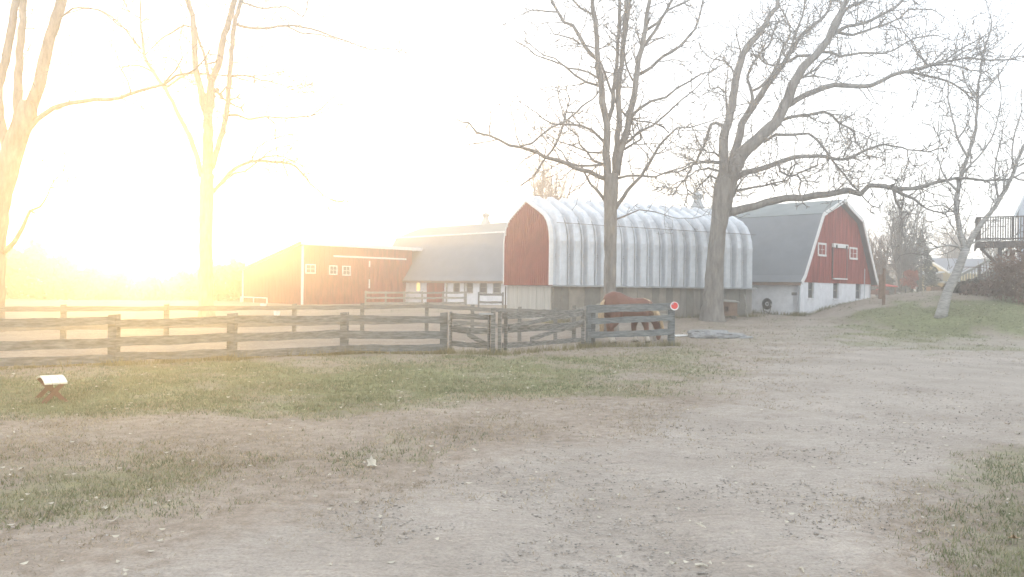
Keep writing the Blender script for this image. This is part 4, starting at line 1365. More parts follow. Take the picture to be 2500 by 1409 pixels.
# ------------------------------------------------------------------ horse
def horse():
    loc = Vector((3.62, 25.25, gz(3.62, 25.25)))
    yaw = math.radians(30)
    root = thing('horse', loc, 'chestnut horse with flaxen mane grazing behind the fence panel', 'horse')
    root.rotation_euler = (0, 0, yaw)
    mb = MB()
    # trunk, neck and head as one lofted form: x, z, half height, half width
    S = [(-.99, 1.17, .05, .05), (-.95, 1.16, .23, .16), (-.84, 1.17, .35, .26), (-.64, 1.17, .425, .325), (-.42, 1.14, .43, .335), (-.15, 1.06, .40, .335), (.12, 1.01, .385, .335), (.36, 1.02, .375, .31), (.56, 1.06, .345, .26), (.72, 1.04, .30, .205), (.86, .95, .245, .155), (.98, .81, .20, .125), (1.07, .66, .165, .11), (1.13, .54, .15, .10), (1.17, .42, .14, .095), (1.18, .30, .115, .082), (1.18, .18, .088, .068), (1.165, .10, .062, .055), (1.16, .07, .02, .02)]
    K = 18
    for i, (x, z, hh, hw) in enumerate(S):
        a = S[max(0, i - 1)]; b = S[min(len(S) - 1, i + 1)]
        t = Vector((b[0] - a[0], b[1] - a[1])).normalized()
        if i < 9: t = (t * .35 + Vector((1, 0)) * .65).normalized()
        n_ = Vector((-t.y, t.x))
        for k in range(K):
            q = 2 * math.pi * k / K
            u = math.cos(q) * hh; v = math.sin(q) * hw * (1 - .12 * max(0, math.cos(q)))
            mb.v.append((x + n_.x * u, v, z + n_.y * u))
    for i in range(len(S) - 1):
        for k in range(K):
            mb.f.append((i * K + k, i * K + (k + 1) % K, (i + 1) * K + (k + 1) % K, (i + 1) * K + k))
    mb.f.append(tuple(range(K))[::-1]); mb.f.append(tuple((len(S) - 1) * K + k for k in range(K)))
    feet = []
    for s, fo in ((-1, -.04), (1, .14)):
        pts = [(-.64, .15 * s, 1.08), (-.62 + fo * .3, .18 * s, .84), (-.68 + fo * .7, .18 * s, .64), (-.78 + fo, .18 * s, .50), (-.76 + fo, .18 * s, .42), (-.74 + fo, .17 * s, .22), (-.72 + fo, .17 * s, .14), (-.68 + fo, .17 * s, .06)]
        mb.tube(pts, [.24, .20, .135, .085, .078, .055, .068, .072], 12)
        feet.append((Vector(pts[5]), Vector(pts[7])))
    for s, fo in ((-1, .12), (1, -.10)):
        pts = [(.42, .16 * s, 1.0), (.41 + fo * .3, .18 * s, .76), (.42 + fo, .17 * s, .50), (.43 + fo, .17 * s, .43), (.43 + fo, .17 * s, .22), (.44 + fo, .17 * s, .14), (.48 + fo, .17 * s, .06)]
        mb.tube(pts, [.19, .14, .085, .082, .054, .066, .072], 12)
        feet.append((Vector(pts[4]), Vector(pts[6])))
    for s in (-1, 1):
        mb.tube([(1.06, .05 * s, .76), (1.10, .075 * s, .82), (1.11, .07 * s, .90)], [.04, .035, .010], 7)
    me = bpy.data.meshes.new('body'); me.from_pydata(mb.v, [], mb.f)
    o = bpy.data.objects.new('body', me); COL.objects.link(o); o.parent = root
    rm = o.modifiers.new('unify', 'REMESH'); rm.mode = 'VOXEL'; rm.voxel_size = .022; rm.use_smooth_shade = True
    sm_ = o.modifiers.new('smooth', 'SMOOTH'); sm_.factor = .5; sm_.iterations = 5
    me.materials.append(coat)
    def part(name, fill, m, smooth=True):
        mb = MB(); fill(mb)
        me_ = bpy.data.meshes.new(name); me_.from_pydata(mb.v, [], mb.f); me_.materials.append(m)
        if smooth: me_.polygons.foreach_set('use_smooth', [True] * len(me_.polygons))
        q = bpy.data.objects.new(name, me_); COL.objects.link(q); q.parent = root
        return q
    for (a, b) in feet:
        part('sock', lambda mb: mb.tube([a + Vector((-.005, 0, .10)), a + Vector((0, 0, .02)), a.lerp(b, .5), b + Vector((-.01, 0, .01))], [.060, .062, .078, .092], 10), sock_mat)
        part('hoof', lambda mb: mb.tube([b + Vector((.0, 0, .01)), b + Vector((.03, 0, -.06))], [.080, .098], 10), hoof_mat, False)
    for s in (-1, 1):
        part('eye', lambda mb: mb.tube([Vector((1.19, .083 * s, .46)), Vector((1.195, .098 * s, .46))], [.020, .010], 8), rubber)
    def mane(mb):
        crest = [Vector((.50, 0, 1.41)), Vector((.74, 0, 1.34)), Vector((.96, 0, 1.15)), Vector((1.13, 0, .95)), Vector((1.22, 0, .74)), Vector((1.26, 0, .62))]
        for i in range(260):
            f = rnd.random() * 4.999; k = int(f); c_ = crest[k].lerp(crest[k + 1], f - k)
            s = rnd.choice((-1, -1, 1)); w = rnd.uniform(.16, .36)
            pts = [c_ - Vector((.02, 0, .02)), c_ + Vector((.0, s * .08, -.02)), c_ + Vector((-.04 + rnd.uniform(-.03, .03), s * .19, -.08 - w * .4)), c_ + Vector((rnd.uniform(-.10, .02), s * rnd.uniform(.17, .23), -.08 - w))]
            mb.tube(pts, [.012, .015, .012, .003], 4, cap=False)
    part('mane', mane, mane_mat)
    def tail(mb):
        for i in range(110):
            a = rnd.uniform(0, 6.28); r = rnd.uniform(0, .09)
            o_ = Vector((math.cos(a) * r * .7, math.sin(a) * r, 0))
            ln = rnd.uniform(.75, 1.05)
            mb.tube([Vector((-.92, 0, 1.36)), Vector((-1.03, 0, 1.24)) + o_ * .7, Vector((-1.07, 0, .85)) + o_ * 1.3, Vector((-1.02, 0, 1.30 - ln)) + o_ * .8], [.02, .018, .014, .004], 4, cap=False)
    part('tail', tail, mane_mat)
    def halter(mb):
        c_ = Vector((1.18, 0, .30))
        pts = [c_ + Vector((math.cos(t) * .125, math.sin(t) * .092, 0)) for t in [k * 2 * math.pi / 14 for k in range(15)]]
        mb.tube(pts, [.012] * 15, 4, cap=False)
        for s in (-1, 1):
            mb.tube([c_ + Vector((0, .092 * s, 0)), Vector((1.15, .108 * s, .5)), Vector((1.09, .115 * s, .68))], [.010] * 3, 4)
    part('halter', halter, dark_wood)
    return root
horse()

# ------------------------------------------------------------------ small things in the yard
# pale trough behind the horse's head
p = P(1616, 768, 26.5)
tr = thing('feed_trough', (p.x, 26.5, gz(p.x, 26.5)), 'small pale grey trough rack behind the top board, left of the round sign', 'trough')
g0 = gz(p.x, 26.5)
mb = MB(); mb.box(p.x - .27, p.x + .27, 26.3, 26.34, g0 + .62, g0 + .86); mb.build('side_board', grey_wood, tr)
mb = MB(); mb.box(p.x - .27, p.x + .27, 26.66, 26.70, g0 + .62, g0 + .86); mb.build('side_board', grey_wood, tr)
mb = MB(); mb.box(p.x - .265, p.x + .265, 26.34, 26.66, g0 + .60, g0 + .64); mb.build('bottom_board', grey_wood, tr)
for sx in (-.24, .24):
    for sy in (26.36, 26.64):
        mb = MB(); mb.bar((p.x + sx, sy, g0 - .05), (p.x + sx, sy, g0 + .60), .05, .05); mb.build('leg', grey_wood, tr)
# white pole on the grass
a = G(1645, 823); b = G(1688, 822)
mb = MB(); mb.tube([a + Vector((0, 0, .04)), b + Vector((0, 0, .04))], [.035, .035], 8)
tag(mb.build('ground_pole', white_paint), 'short white pole lying on the grass between the fence end and the stones', 'pole')
# low pile of flat stones
def rock(name, c, sx, sy, sz, seed, m, parent=None, yaw=0.0):
    import bmesh
    bm = bmesh.new(); bmesh.ops.create_icosphere(bm, subdivisions=3, radius=1)
    for v in bm.verts:
        n = mnoise.noise(v.co * 1.3 + Vector((seed, 0, 0))) * .35 + mnoise.noise(v.co * 3.1 + Vector((0, seed, 0))) * .14
        co = v.co * (1 + n)
        co.z = max(-.55, min(.62, co.z))
        x, y = co.x * sx, co.y * sy
        v.co = Vector((x * math.cos(yaw) - y * math.sin(yaw), x * math.sin(yaw) + y * math.cos(yaw), co.z * sz))
    me = bpy.data.meshes.new(name); bm.to_mesh(me); bm.free(); me.materials.append(m)
    o = bpy.data.objects.new(name, me); COL.objects.link(o)
    o.location = c
    if parent: o.parent = parent; o.location = Vector(c) - parent.location
    return o
c = G(1750, 826)
st = thing('stone_slab_pile', c, 'low pile of long flat grey stones on the grass in front of the gnarled tree', 'stones')
rock('stone', c + Vector((-.25, .35, .10)), .72, .42, .26, 1.0, stone_mat, st, .1)
rock('stone', c + Vector((.25, .2, .08)), .70, .36, .17, 2.0, stone_mat, st, -.12)
rock('stone', c + Vector((.72, .15, .02)), .62, .30, .10, 3.3, stone_mat, st, -.2)
rock('stone', c + Vector((-.62, .30, .06)), .26, .28, .20, 4.1, stone_mat, st, .3)
# leaf litter pile of debris behind, wooden nest box
Zb = 36.6
def B(px, py): return P(px, py, Zb)
g0 = gz(B(1775, 760).x, Zb)
x0, x1 = B(1752, 760).x, B(1800, 760).x
zt_, zb_ = B(1775, 738).z, B(1775, 768).z
bx = thing('wooden_crate', ((x0 + x1) / 2, Zb, g0), 'brown plywood animal hutch on short legs beside the gnarled tree', 'hutch')
y0, y1 = Zb, Zb + .7
xm0, xm1 = B(1778, 0).x, B(1789, 0).x; zm0, zm1 = B(0, 761).z, B(0, 749).z
zm0 = B(1783, 761).z; zm1 = B(1783, 749).z
mb = MB()
mb.box(x0, xm0, y0, y0 + .03, zb_, zt_); mb.box(xm1, x1, y0, y0 + .03, zb_, zt_); mb.box(xm0, xm1, y0, y0 + .03, zb_, zm0); mb.box(xm0, xm1, y0, y0 + .03, zm1, zt_)
mb.build('front_panel', brown_wood, bx)
mb = MB(); mb.box(x0, x0 + .03, y0 + .03, y1, zb_, zt_); mb.build('side_panel', brown_wood, bx)
mb = MB(); mb.box(x1 - .03, x1, y0 + .03, y1, zb_, zt_); mb.build('side_panel', brown_wood, bx)
mb = MB(); mb.box(x0 + .03, x1 - .03, y1 - .03, y1, zb_, zt_); mb.build('rear_panel', brown_wood, bx)
mb = MB(); mb.box(x0 + .03, x1 - .03, y0 + .03, y1 - .03, zb_, zb_ + .03); mb.build('floor_panel', brown_wood, bx)
mb = MB(); mb.quad8([(x0 - .08, y0 - .12, zt_ + .04), (x1 + .08, y0 - .12, zt_ - .02), (x1 + .08, y1 + .05, zt_ + .05), (x0 - .08, y1 + .05, zt_ + .11), (x0 - .08, y0 - .12, zt_ + .08), (x1 + .08, y0 - .12, zt_ + .02), (x1 + .08, y1 + .05, zt_ + .09), (x0 - .08, y1 + .05, zt_ + .15)]); mb.build('roof_panel', grey_wood, bx)
mb = MB(); mb.box(x0 - .02, x1 + .02, y0 - .06, y0 - .002, zb_ - .05, zb_ + .02); mb.build('ledge', brown_wood, bx)
for xx in (x0 + .06, x1 - .06):
    mb = MB(); mb.box(xx - .04, xx + .04, y0 + .05, y0 + .12, g0 - .1, zb_ - .05); mb.build('leg', grey_wood, bx)
    mb = MB(); mb.box(xx - .04, xx + .04, y1 - .12, y1 - .05, g0 - .1, zb_); mb.build('leg', grey_wood, bx)
mb = MB(); a = P(1760, 757, Zb - .004); mb.box(a.x - .04, a.x + .03, Zb - .012, Zb - .004, a.z, a.z + .17); mb.build('vent_slot', dark_wood, bx)
# pale stick leaning on the stave wall
a = P(1826, 770, 38.0); a.z = gz(a.x, a.y)
b = P(1818, 719, 38.35)
mb = MB(); mb.bar(a, b, .045, .03)
tag(mb.build('leaning_board', grey_wood), 'thin pale board leaning against the grey wall at the right end of the ribbed shed', 'board')
# coiled hose on the white barn wall
u_, z_ = frt.uz(1875, 742)
hz = thing('hose_reel', frt.pt(u_, z_, .1), 'dark coiled hose hanging on the white barn wall', 'hose')
hz['group'] = 'yard fittings'
del hz['group']
mb = MB()
for k in range(7):
    r = .125 + .022 * k
    pts = [frt.pt(u_ + r * math.cos(t), z_ + r * 1.05 * math.sin(t), .09 + .025 * math.sin(k * 2.2)) for t in [i * 2 * math.pi / 22 for i in range(23)]]
    mb.tube(pts, [.017] * 23, 5, cap=False)
mb.build('hose_coil', rubber, hz, smooth=True)
mb = MB(); pts = [frt.pt(u_ + math.cos(t) * .06, z_ + math.sin(t) * .06, .1) for t in [k * math.pi / 4 for k in range(8)]]
mb.prism(pts, frt.n * -.08); mb.build('hub', galv_dark, hz)
mb = MB(); g_ = gz(*frt.pt(u_, 0, .2)[:2])
mb.tube([frt.pt(u_ + .22, z_ - .1, .11), frt.pt(u_ + .16, z_ - .35, .14), frt.pt(u_ - .02, g_ + .12, .2), frt.pt(u_ - .20, g_ + .02, .3)], [.017] * 4, 5)
mb.tube([frt.pt(u_ - .18, z_ - .12, .11), frt.pt(u_ - .2, z_ - .3, .15), frt.pt(u_ - .22, g_ + .02, .3)], [.017] * 3, 5); mb.build('hose_tail', rubber, hz)
mb = MB(); frt.box(mb, u_ - .26, u_ - .21, z_ - .10, z_ + .02, .05, .12); mb.build('nozzle', sign_white, hz)
# little white block on the grass by the barn
c = G(1994, 757)
rk = rock('white_rock', c + Vector((0, 0, .08)), .10, .09, .16, 5.5, white_paint); tag(rk, 'small upright white stone on the grass by the red gable', 'stone')
c = G(1932, 765)
rk = rock('stepping_stone', c + Vector((0, 0, .03)), .28, .22, .09, 6.5, stone_mat); tag(rk, 'flat grey stone step lying at the corner of the white barn wall', 'stone')
# two little white tubs far left by the red wing
for (px, py, s, lab) in ((643, 754, .26, 'pale tub on the grass below the red shed side wall, upper of two'), (676, 772, .22, 'pale tub in the paddock, lower of two near the red shed')):
    c = G(px, py)
    mb = MB(); mb.tube([c, c + Vector((0, 0, .02)), c + Vector((0, 0, s * 1.2)), c + Vector((0, 0, s * 1.2)), c + Vector((0, 0, s * .3))], [s * .6, s * .62, s * .75, s * .68, s * .6], 12, cap=True)
    t_ = mb.build('feed_tub', white_paint); tag(t_, lab, 'tub')
# low white rail near the far wing corner
a = wbn.pt(7.6, 0, .5); b = wbn.pt(3.0, 0, .9)
rl = thing('low_white_rail', (a.x, a.y, gz(a.x, a.y)), 'low white rail along the foot of the red shed side wall', 'rail')
for f in (0, .5, 1):
    q = a.lerp(b, f); g_ = gz(q.x, q.y); mb = MB(); mb.bar((q.x, q.y, g_ - .1), (q.x, q.y, g_ + .34), .08, .08); mb.build('post', white_paint, rl)
mb = MB(); mb.bar((a.x, a.y, gz(a.x, a.y) + .38), (b.x, b.y, gz(b.x, b.y) + .38), .10, .08); mb.build('rail', white_paint, rl)

# bench / small table
c = G(125, 976)
Zt = c.y
bt = thing('small_bench', c, 'small low bench with a curved pale seat and crossed reddish legs alone on the grass', 'bench')
BX = Vector((.60, -.80, 0)); BY = Vector((.80, .60, 0))
def bl(x, y, z): return Vector((c.x, c.y, c.z)) + BX * x + BY * y + Vector((0, 0, z))
HT = .30; HLn = .42
for k in range(3):
    y0 = -.14 + k * .095
    mb = MB(); prev = None
    n = 10
    for i in range(n + 1):
        x = -HLn + 2 * HLn * i / n
        z = HT + .06 * (1 - (x / HLn) ** 2) - .04
        r = [bl(x, y0 + .003, z), bl(x, y0 + .092, z), bl(x, y0 + .092, z + .022), bl(x, y0 + .003, z + .022)]
        n0 = len(mb.v); mb.v += [tuple(q) for q in r]
        if prev is not None:
            for q in range(4): mb.f.append((prev + q, prev + (q + 1) % 4, n0 + (q + 1) % 4, n0 + q))
        prev = n0
    mb.f.append((0, 3, 2, 1)); mb.f.append((prev, prev + 1, prev + 2, prev + 3))
    mb.build('seat_slat', bench_top_mat, bt)
for xx in (-.30, .30):
    for s in (-1, 1):
        mb = MB(); mb.bar(bl(xx + .012 * s, -.15 * s, -.02), bl(xx + .012 * s, .12 * s, HT - .015), .06, .022, BX); mb.build('leg', bench_leg_mat, bt)
mb = MB(); mb.bar(bl(-.31, 0, HT * .5), bl(.31, 0, HT * .5), .03, .03); mb.build('stretcher', bench_leg_mat, bt)

# wooden post by the drive
c = G(2157, 744)
pst = thing('wooden_post', c, 'single brown wooden post beside the drive right of the barn', 'post')
mb = MB(); mb.tube([c - Vector((0, 0, .2)), c + Vector((.01, 0, .8)), c + Vector((.02, 0, 1.62))], [.075, .07, .065], 8); mb.build('shaft', brown_wood, pst)
mb = MB(); mb.bar(c + Vector((-.14, 0, .25)), c + Vector((-.14, 0, 1.35)), .14, .10); mb.build('side_board', brown_wood, pst)

# red awning shed behind the barn corner
Zr = 60
def Rr(px, py): return P(px, py, Zr)
a = Rr(2104, 696); b = Rr(2192, 700)
g0 = gz(a.x, Zr)
rs = thing('red_awning_shelter', (a.x, Zr, g0), 'low shelter with a red awning edge just behind the right corner of the barn', 'shelter')
mb = MB(); mb.quad8([Vector((a.x, Zr, a.z - .03)), Vector((b.x, Zr, b.z - .03)), Vector((b.x, Zr + 2, b.z + .15)), Vector((a.x, Zr + 2, a.z + .25)), Vector((a.x, Zr, a.z + .07)), Vector((b.x, Zr, b.z + .05)), Vector((b.x, Zr + 2, b.z + .22)), Vector((a.x, Zr + 2, a.z + .33))]); mb.build('awning', red_tarp, rs)
mb = MB(); mb.bar(Rr(2138, 707) - Vector((0, .05, 0)), Rr(2162, 703) - Vector((0, .05, 0)), .04, .06); mb.build('front_bar', red_tarp, rs)
mb = MB(); mb.box(a.x + .1, b.x - .5, Zr + .3, Zr + 1.8, g0 + .15, a.z - .35); mb.build('box_body', mat('rust_brown_paint', (.25, .12, .09), .9, .2, 2), rs)
for xx in (a.x + .1, (a.x + b.x) / 2, b.x - .12):
    mb = MB(); mb.bar((xx, Zr + .12, g0 - .1), (xx, Zr + .12, a.z - .02), .08, .08); mb.build('post', brown_wood, rs)
for k, px in enumerate((2216, 2221, 2234)):
    c = Vector(base_at(px, 58))
    h = (.75, .55, 1.05)[k]
    mb = MB(); mb.bar(c - Vector((0, 0, .1)), c + Vector((0, 0, h)), .12, .12)
    o = mb.build('marker_post', (grey_wood, grey_wood, white_paint)[k]); tag(o, ('short pale stake under the red-leaved tree, leftmost of three', 'lowest stake under the red-leaved tree, middle of three', 'tall pale stake between the red-leaved tree and the evergreen')[k], 'post')

# yellow house
ho = Vector((46.0, 86.0))
hp = Plane(ho.x, ho.y, 1, .04, .04, -1)
hg = Plane(ho.x, ho.y, -.20, .98, -.98, -.20)
hg_z = gz(ho.x, ho.y) - .3
hou = thing('yellow_house', (ho.x, ho.y, hg_z), 'small yellow house with blue-grey roof beyond the mound, behind the birch', 'house')
ez, rz_, HL, HD = 4.05, 5.55, 9.5, 6.0
mb = MB(); mb.prism([hp.pt(0, hg_z), hp.pt(HL, hg_z), hp.pt(HL, ez), hp.pt(0, ez)], (0, .15, 0)); mb.build('front_wall', yellow_siding, hou)
mb = MB(); mb.prism([hg.pt(.15, hg_z), hg.pt(HD, hg_z), hg.pt(HD, ez), hg.pt(HD / 2, rz_ - .05), hg.pt(.15, ez)], hg.n * -.15); mb.build('gable_wall', yellow_siding, hou)
def HP(u, v, z):
    q = ho.to_3d() + Vector((1, .04, 0)).normalized() * u + Vector((-.20, .98, 0)).normalized() * v
    return Vector((q.x, q.y, z))
for (v0, z0, v1, z1) in ((-.45, ez - .1, HD / 2, rz_), (HD + .45, ez - .1, HD / 2, rz_)):
    mb = MB(); q = [HP(-.4, v0, z0), HP(HL + .4, v0, z0), HP(HL + .4, v1, z1), HP(-.4, v1, z1)]
    mb.quad8([p - Vector((0, 0, .12)) for p in q] + q); mb.build('roof_slope', roof_blue, hou)
    mb = MB(); mb.bar(HP(-.43, v0, z0 - .06), HP(-.43, v1, z1 - .06), .04, .2); mb.build('rake_trim', white_paint, hou)
mb = MB(); mb.bar(HP(-.3, -.5, ez - .15), HP(HL + .3, -.5, ez - .15), .12, .12); mb.build('gutter', white_paint, hou)
u0, z0 = hp.uz(2303, 690); u1, z1 = hp.uz(2313, 667)
window(hp, (max(.3, u0), max(.3, u0) + .75, z0 - .1, z1), hou, 1, 2, .07, gm=glass_pale)
window(hp, (3.6, 4.6, ez - 1.6, ez - .6), hou, 2, 2, .07, gm=glass_pale)
mb = MB(); hp.box(mb, -.02, .12, hg_z, ez - .15, 0, .05); mb.build('corner_trim', white_paint, hou)
mb = MB(); mb.tube([HP(2.45, -.5, ez - .25), HP(3.15, -.2, ez - .62), HP(3.15, -.1, ez - .95)], [.06] * 3, 6); mb.build('downspout', white_paint, hou)
# porch on the left
po = thing('open_porch', HP(-3.0, 1.0, hg_z), 'low brown open carport left of the yellow house', 'carport')
mb = MB(); q = [HP(-2.6, .2, 3.75), HP(-.45, .2, 4.05), HP(-.45, 4.2, 4.15), HP(-2.6, 4.2, 3.85)]; mb.quad8([p - Vector((0, 0, .14)) for p in q] + q); mb.build('roof_panel', galv, po)
mb = MB(); mb.prism([HP(-2.4, 3.8, hg_z), HP(-.5, 3.8, hg_z), HP(-.5, 3.8, 3.9), HP(-2.4, 3.8, 3.7)], (0, .1, 0)); mb.build('rear_wall', dark_wood, po)
mb = MB(); mb.prism([HP(-2.4, .5, 2.6), HP(-.5, .5, 2.6), HP(-.5, .5, 3.85), HP(-2.4, .5, 3.6)], (0, .1, 0)); mb.build('upper_screen', dark_wood, po)
for u in (-2.4, -.6):
    mb = MB(); mb.bar(HP(u, .4, hg_z), HP(u, .4, 3.75), .14, .14); mb.build('post', grey_wood, po)
# green container and bin on legs
Zc = 62
a = P(2304, 712, Zc); b = P(2378, 690, Zc); g0 = gz(a.x, Zc)
dm = thing('green_container', (a.x, Zc, g0), 'dark green metal waste container behind the birch trunk', 'container')
mb = MB(); mb.quad8([(a.x + .1, Zc, g0), (b.x, Zc, g0), (b.x, Zc + 1.4, g0), (a.x + .1, Zc + 1.4, g0), (a.x, Zc - .1, b.z - .1), (b.x, Zc - .1, b.z - .1), (b.x, Zc + 1.5, b.z), (a.x, Zc + 1.5, b.z)]); mb.build('body', green_plastic, dm, bevel=.03)
mb = MB(); mb.quad8([(a.x - .05, Zc - .15, b.z - .1), (b.x + .05, Zc - .15, b.z - .1), (b.x + .05, Zc + 1.52, b.z + .01), (a.x - .05, Zc + 1.52, b.z + .01), (a.x - .05, Zc - .15, b.z - .04), (b.x + .05, Zc - .15, b.z - .04), (b.x + .05, Zc + 1.52, b.z + .08), (a.x - .05, Zc + 1.52, b.z + .08)]); mb.build('lid', green_plastic, dm)
for k in range(5):
    xx = a.x + .3 + (b.x - a.x - .5) * k / 4
    mb = MB(); mb.bar((xx, Zc - .09, g0 + .1), (xx, Zc - .14, b.z - .15), .08, .05); mb.build('stiffener', green_plastic, dm)
Zc = 50
a = P(2272, 714, Zc); b = P(2302, 700, Zc); g0 = gz(a.x, Zc)
fb = thing('raised_planter', (a.x, Zc, g0), 'small raised wooden planter on thin legs left of the birch base', 'planter')
for (x0_, x1_, y0_, y1_) in ((a.x, b.x, Zc, Zc + .04), (a.x, b.x, Zc + .5, Zc + .54), (a.x, a.x + .04, Zc + .04, Zc + .5), (b.x - .04, b.x, Zc + .04, Zc + .5)):
    mb = MB(); mb.box(x0_, x1_, y0_, y1_, a.z, b.z); mb.build('side_board', brown_wood, fb)
mb = MB(); mb.box(a.x + .04, b.x - .04, Zc + .04, Zc + .5, a.z, b.z - .06); mb.build('soil', dark_wood, fb)
for xx in (a.x + .04, b.x - .04):
    for yy in (Zc + .04, Zc + .5):
        mb = MB(); mb.bar((xx, yy, g0 - .1), (xx, yy, a.z), .05, .05); mb.build('leg', dark_wood, fb)

# raised deck on the right
Zd = 36.5
def D(px, py, z=Zd): return P(px, py, z)
x0 = D(2386, 590).x; x1 = x0 + 6.0
fz = D(2400, 592).z; rt = D(2400, 530).z
dk = thing('raised_deck', (x0 + 1, Zd, gz(x0 + 1, Zd)), 'raised wooden deck with baluster railing at the right edge', 'deck')
DD = 3.0
for k in range(14):
    yy = Zd + DD * k / 14
    mb = MB(); mb.box(x0, x1, yy, yy + DD / 14 - .01, fz, fz + .04); mb.build('deck_board', dark_wood, dk)
mb = MB(); mb.box(x0, x1, Zd - .05, Zd - .002, fz - .26, fz + .035); mb.build('rim_joist', dark_wood, dk)
mb = MB(); mb.box(x0 - .05, x0 - .002, Zd - .05, Zd + DD, fz - .26, fz + .035); mb.build('rim_joist', dark_wood, dk)
for k in range(8):
    xx = x0 + .3 + k * .75
    mb = MB(); mb.box(xx, xx + .05, Zd + .002, Zd + DD - .05, fz - .24, fz - .003); mb.build('joist', dark_wood, dk)
for k in range(5):
    xx = x0 + .05 + k * 1.3
    mb = MB(); mb.box(xx - .05, xx + .05, Zd - .06, Zd + .04, fz + .042, rt - .042); mb.build('rail_post', dark_wood, dk)
mb = MB(); mb.box(x0 - .06, x1, Zd - .09, Zd + .07, rt - .04, rt); mb.build('top_rail', dark_wood, dk)
mb = MB(); mb.box(x0, x1, Zd - .03, Zd + .01, fz + .12, fz + .18); mb.build('bottom_rail', dark_wood, dk)
mb = MB(); mb.box(x0 - .06, x0 + .08, Zd + .09, Zd + DD, rt - .04, rt - .001); mb.build('top_rail', dark_wood, dk)
for k in range(60):
    xx = x0 + .12 + k * .095
    mb = MB(); mb.box(xx - .022, xx + .022, Zd - .07, Zd - .032, fz + .06, rt - .042); mb.build('baluster', dark_wood, dk)
for k in range(22):
    yy = Zd + .18 + k * .125
    mb = MB(); mb.box(x0 - .02, x0 + .02, yy - .018, yy + .018, fz + .045, rt - .042); mb.build('baluster', dark_wood, dk)
for k, xx in enumerate((D(2434, 600).x, D(2434, 600).x + 2.6)):
    mb = MB(); mb.bar((xx, Zd + .15, gz(xx, Zd) - 1.2), (xx, Zd + .15, fz - .01), .16, .16); mb.build('support_post', dark_wood, dk)
    mb = MB(); mb.bar((xx, Zd + .15, fz - 1.1), (xx - .75, Zd + .15, fz - .26), .09, .12); mb.build('brace', dark_wood, dk)
_cr = Vector((x0, Zd, 0)) - dk.location
_T = Matrix.Translation(_cr) @ Matrix.Rotation(math.radians(-28), 4, 'Z') @ Matrix.Translation(-_cr)
for ch in dk.children: ch.data.transform(_T)
# stair down to the left behind the mound
Zs = 41.0
A_, B_ = P(2470, 606, Zs), P(2312, 690, Zs)
stp = thing('wooden_stair', (B_.x, Zs, gz(B_.x, Zs)), 'wooden stair with balusters descending left from beneath the deck', 'stairs')
dz = Vector((0, 0, 1))
mb = MB(); mb.bar(A_, B_, .08, .10); mb.build('handrail', grey_wood, stp)
mb = MB(); mb.bar(A_ - dz * .95, B_ - dz * .95, .06, .28); mb.build('stringer', dark_wood, stp)
mb = MB(); mb.bar(A_ - dz * .95 + Vector((0, 1, 0)), B_ - dz * .95 + Vector((0, 1, 0)), .06, .28); mb.build('stringer', dark_wood, stp)
for k in range(13):
    q = A_.lerp(B_, (k + .5) / 13) - dz * .84
    mb = MB(); mb.box(q.x - .14, q.x + .14, Zs + .035, Zs + .965, q.z - .02, q.z + .02); mb.build('tread', dark_wood, stp)
for k in range(22):
    q = A_.lerp(B_, (k + .5) / 22)
    mb = MB(); mb.bar(q - dz * .80, q - dz * .05, .035, .035); mb.build('baluster', grey_wood, stp)
for f in (.02, .5, .98):
    q = A_.lerp(B_, f); mb = MB(); mb.bar((q.x, Zs - .05, gz(q.x, Zs) - .1), (q.x, Zs - .05, q.z + .02), .09, .09); mb.build('newel_post', dark_wood, stp)
# house behind the deck: pale roof edge at the frame edge
Zh = 44
a = P(2474, 528, Zh); b = P(2502, 470, Zh)
dh = thing('deck_house', (a.x + 1, Zh, gz(a.x + 1, Zh)), 'house with a steep pale grey roof, only its corner showing above the deck', 'house')
ux = b.x - a.x; uzz = b.z - a.z
pk = a + (b - a) * 3.2
BK = Vector((5.6, 7.0, 0))
mb = MB(); q = [Vector((a.x, Zh, a.z)), Vector((pk.x, Zh, pk.z)), Vector((pk.x, Zh, pk.z)) + BK, Vector((a.x, Zh, a.z)) + BK]
mb.quad8([p + Vector((.1, 0, -.04)) for p in q] + q); mb.build('roof_slope', galv, dh)
mb = MB(); q = [Vector((pk.x + .02, Zh, pk.z)), Vector((2 * pk.x - a.x, Zh, a.z)), Vector((2 * pk.x - a.x, Zh, a.z)) + BK, Vector((pk.x + .02, Zh, pk.z)) + BK]
mb.quad8([p + Vector((-.1, 0, -.04)) for p in q] + q); mb.build('roof_slope', galv, dh)
g_ = gz(a.x + 1, Zh)
mb = MB(); mb.prism([Vector((a.x + .35, Zh + .1, g_ - .2)), Vector((2 * pk.x - a.x - .35, Zh + .1, g_ - .2)), Vector((2 * pk.x - a.x - .35, Zh + .1, a.z + .4)), Vector((pk.x, Zh + .1, pk.z - .25)), Vector((a.x + .35, Zh + .1, a.z + .4))], (0, .15, 0)); mb.build('gable_wall', mat('pale_blue_siding', (.50, .54, .60), .8, .06, 2), dh)
mb = MB(); mb.prism([Vector((a.x + .38, Zh + .27, g_ - .2)), Vector((a.x + .38, Zh + .27, a.z + .35)), Vector((a.x + .38, Zh + .27, a.z + .35)) + BK * .95, Vector((a.x + .38, Zh + .27, g_ - .2)) + BK * .95], (.15, 0, 0)); mb.build('side_wall', MATS['pale_blue_siding'], dh)

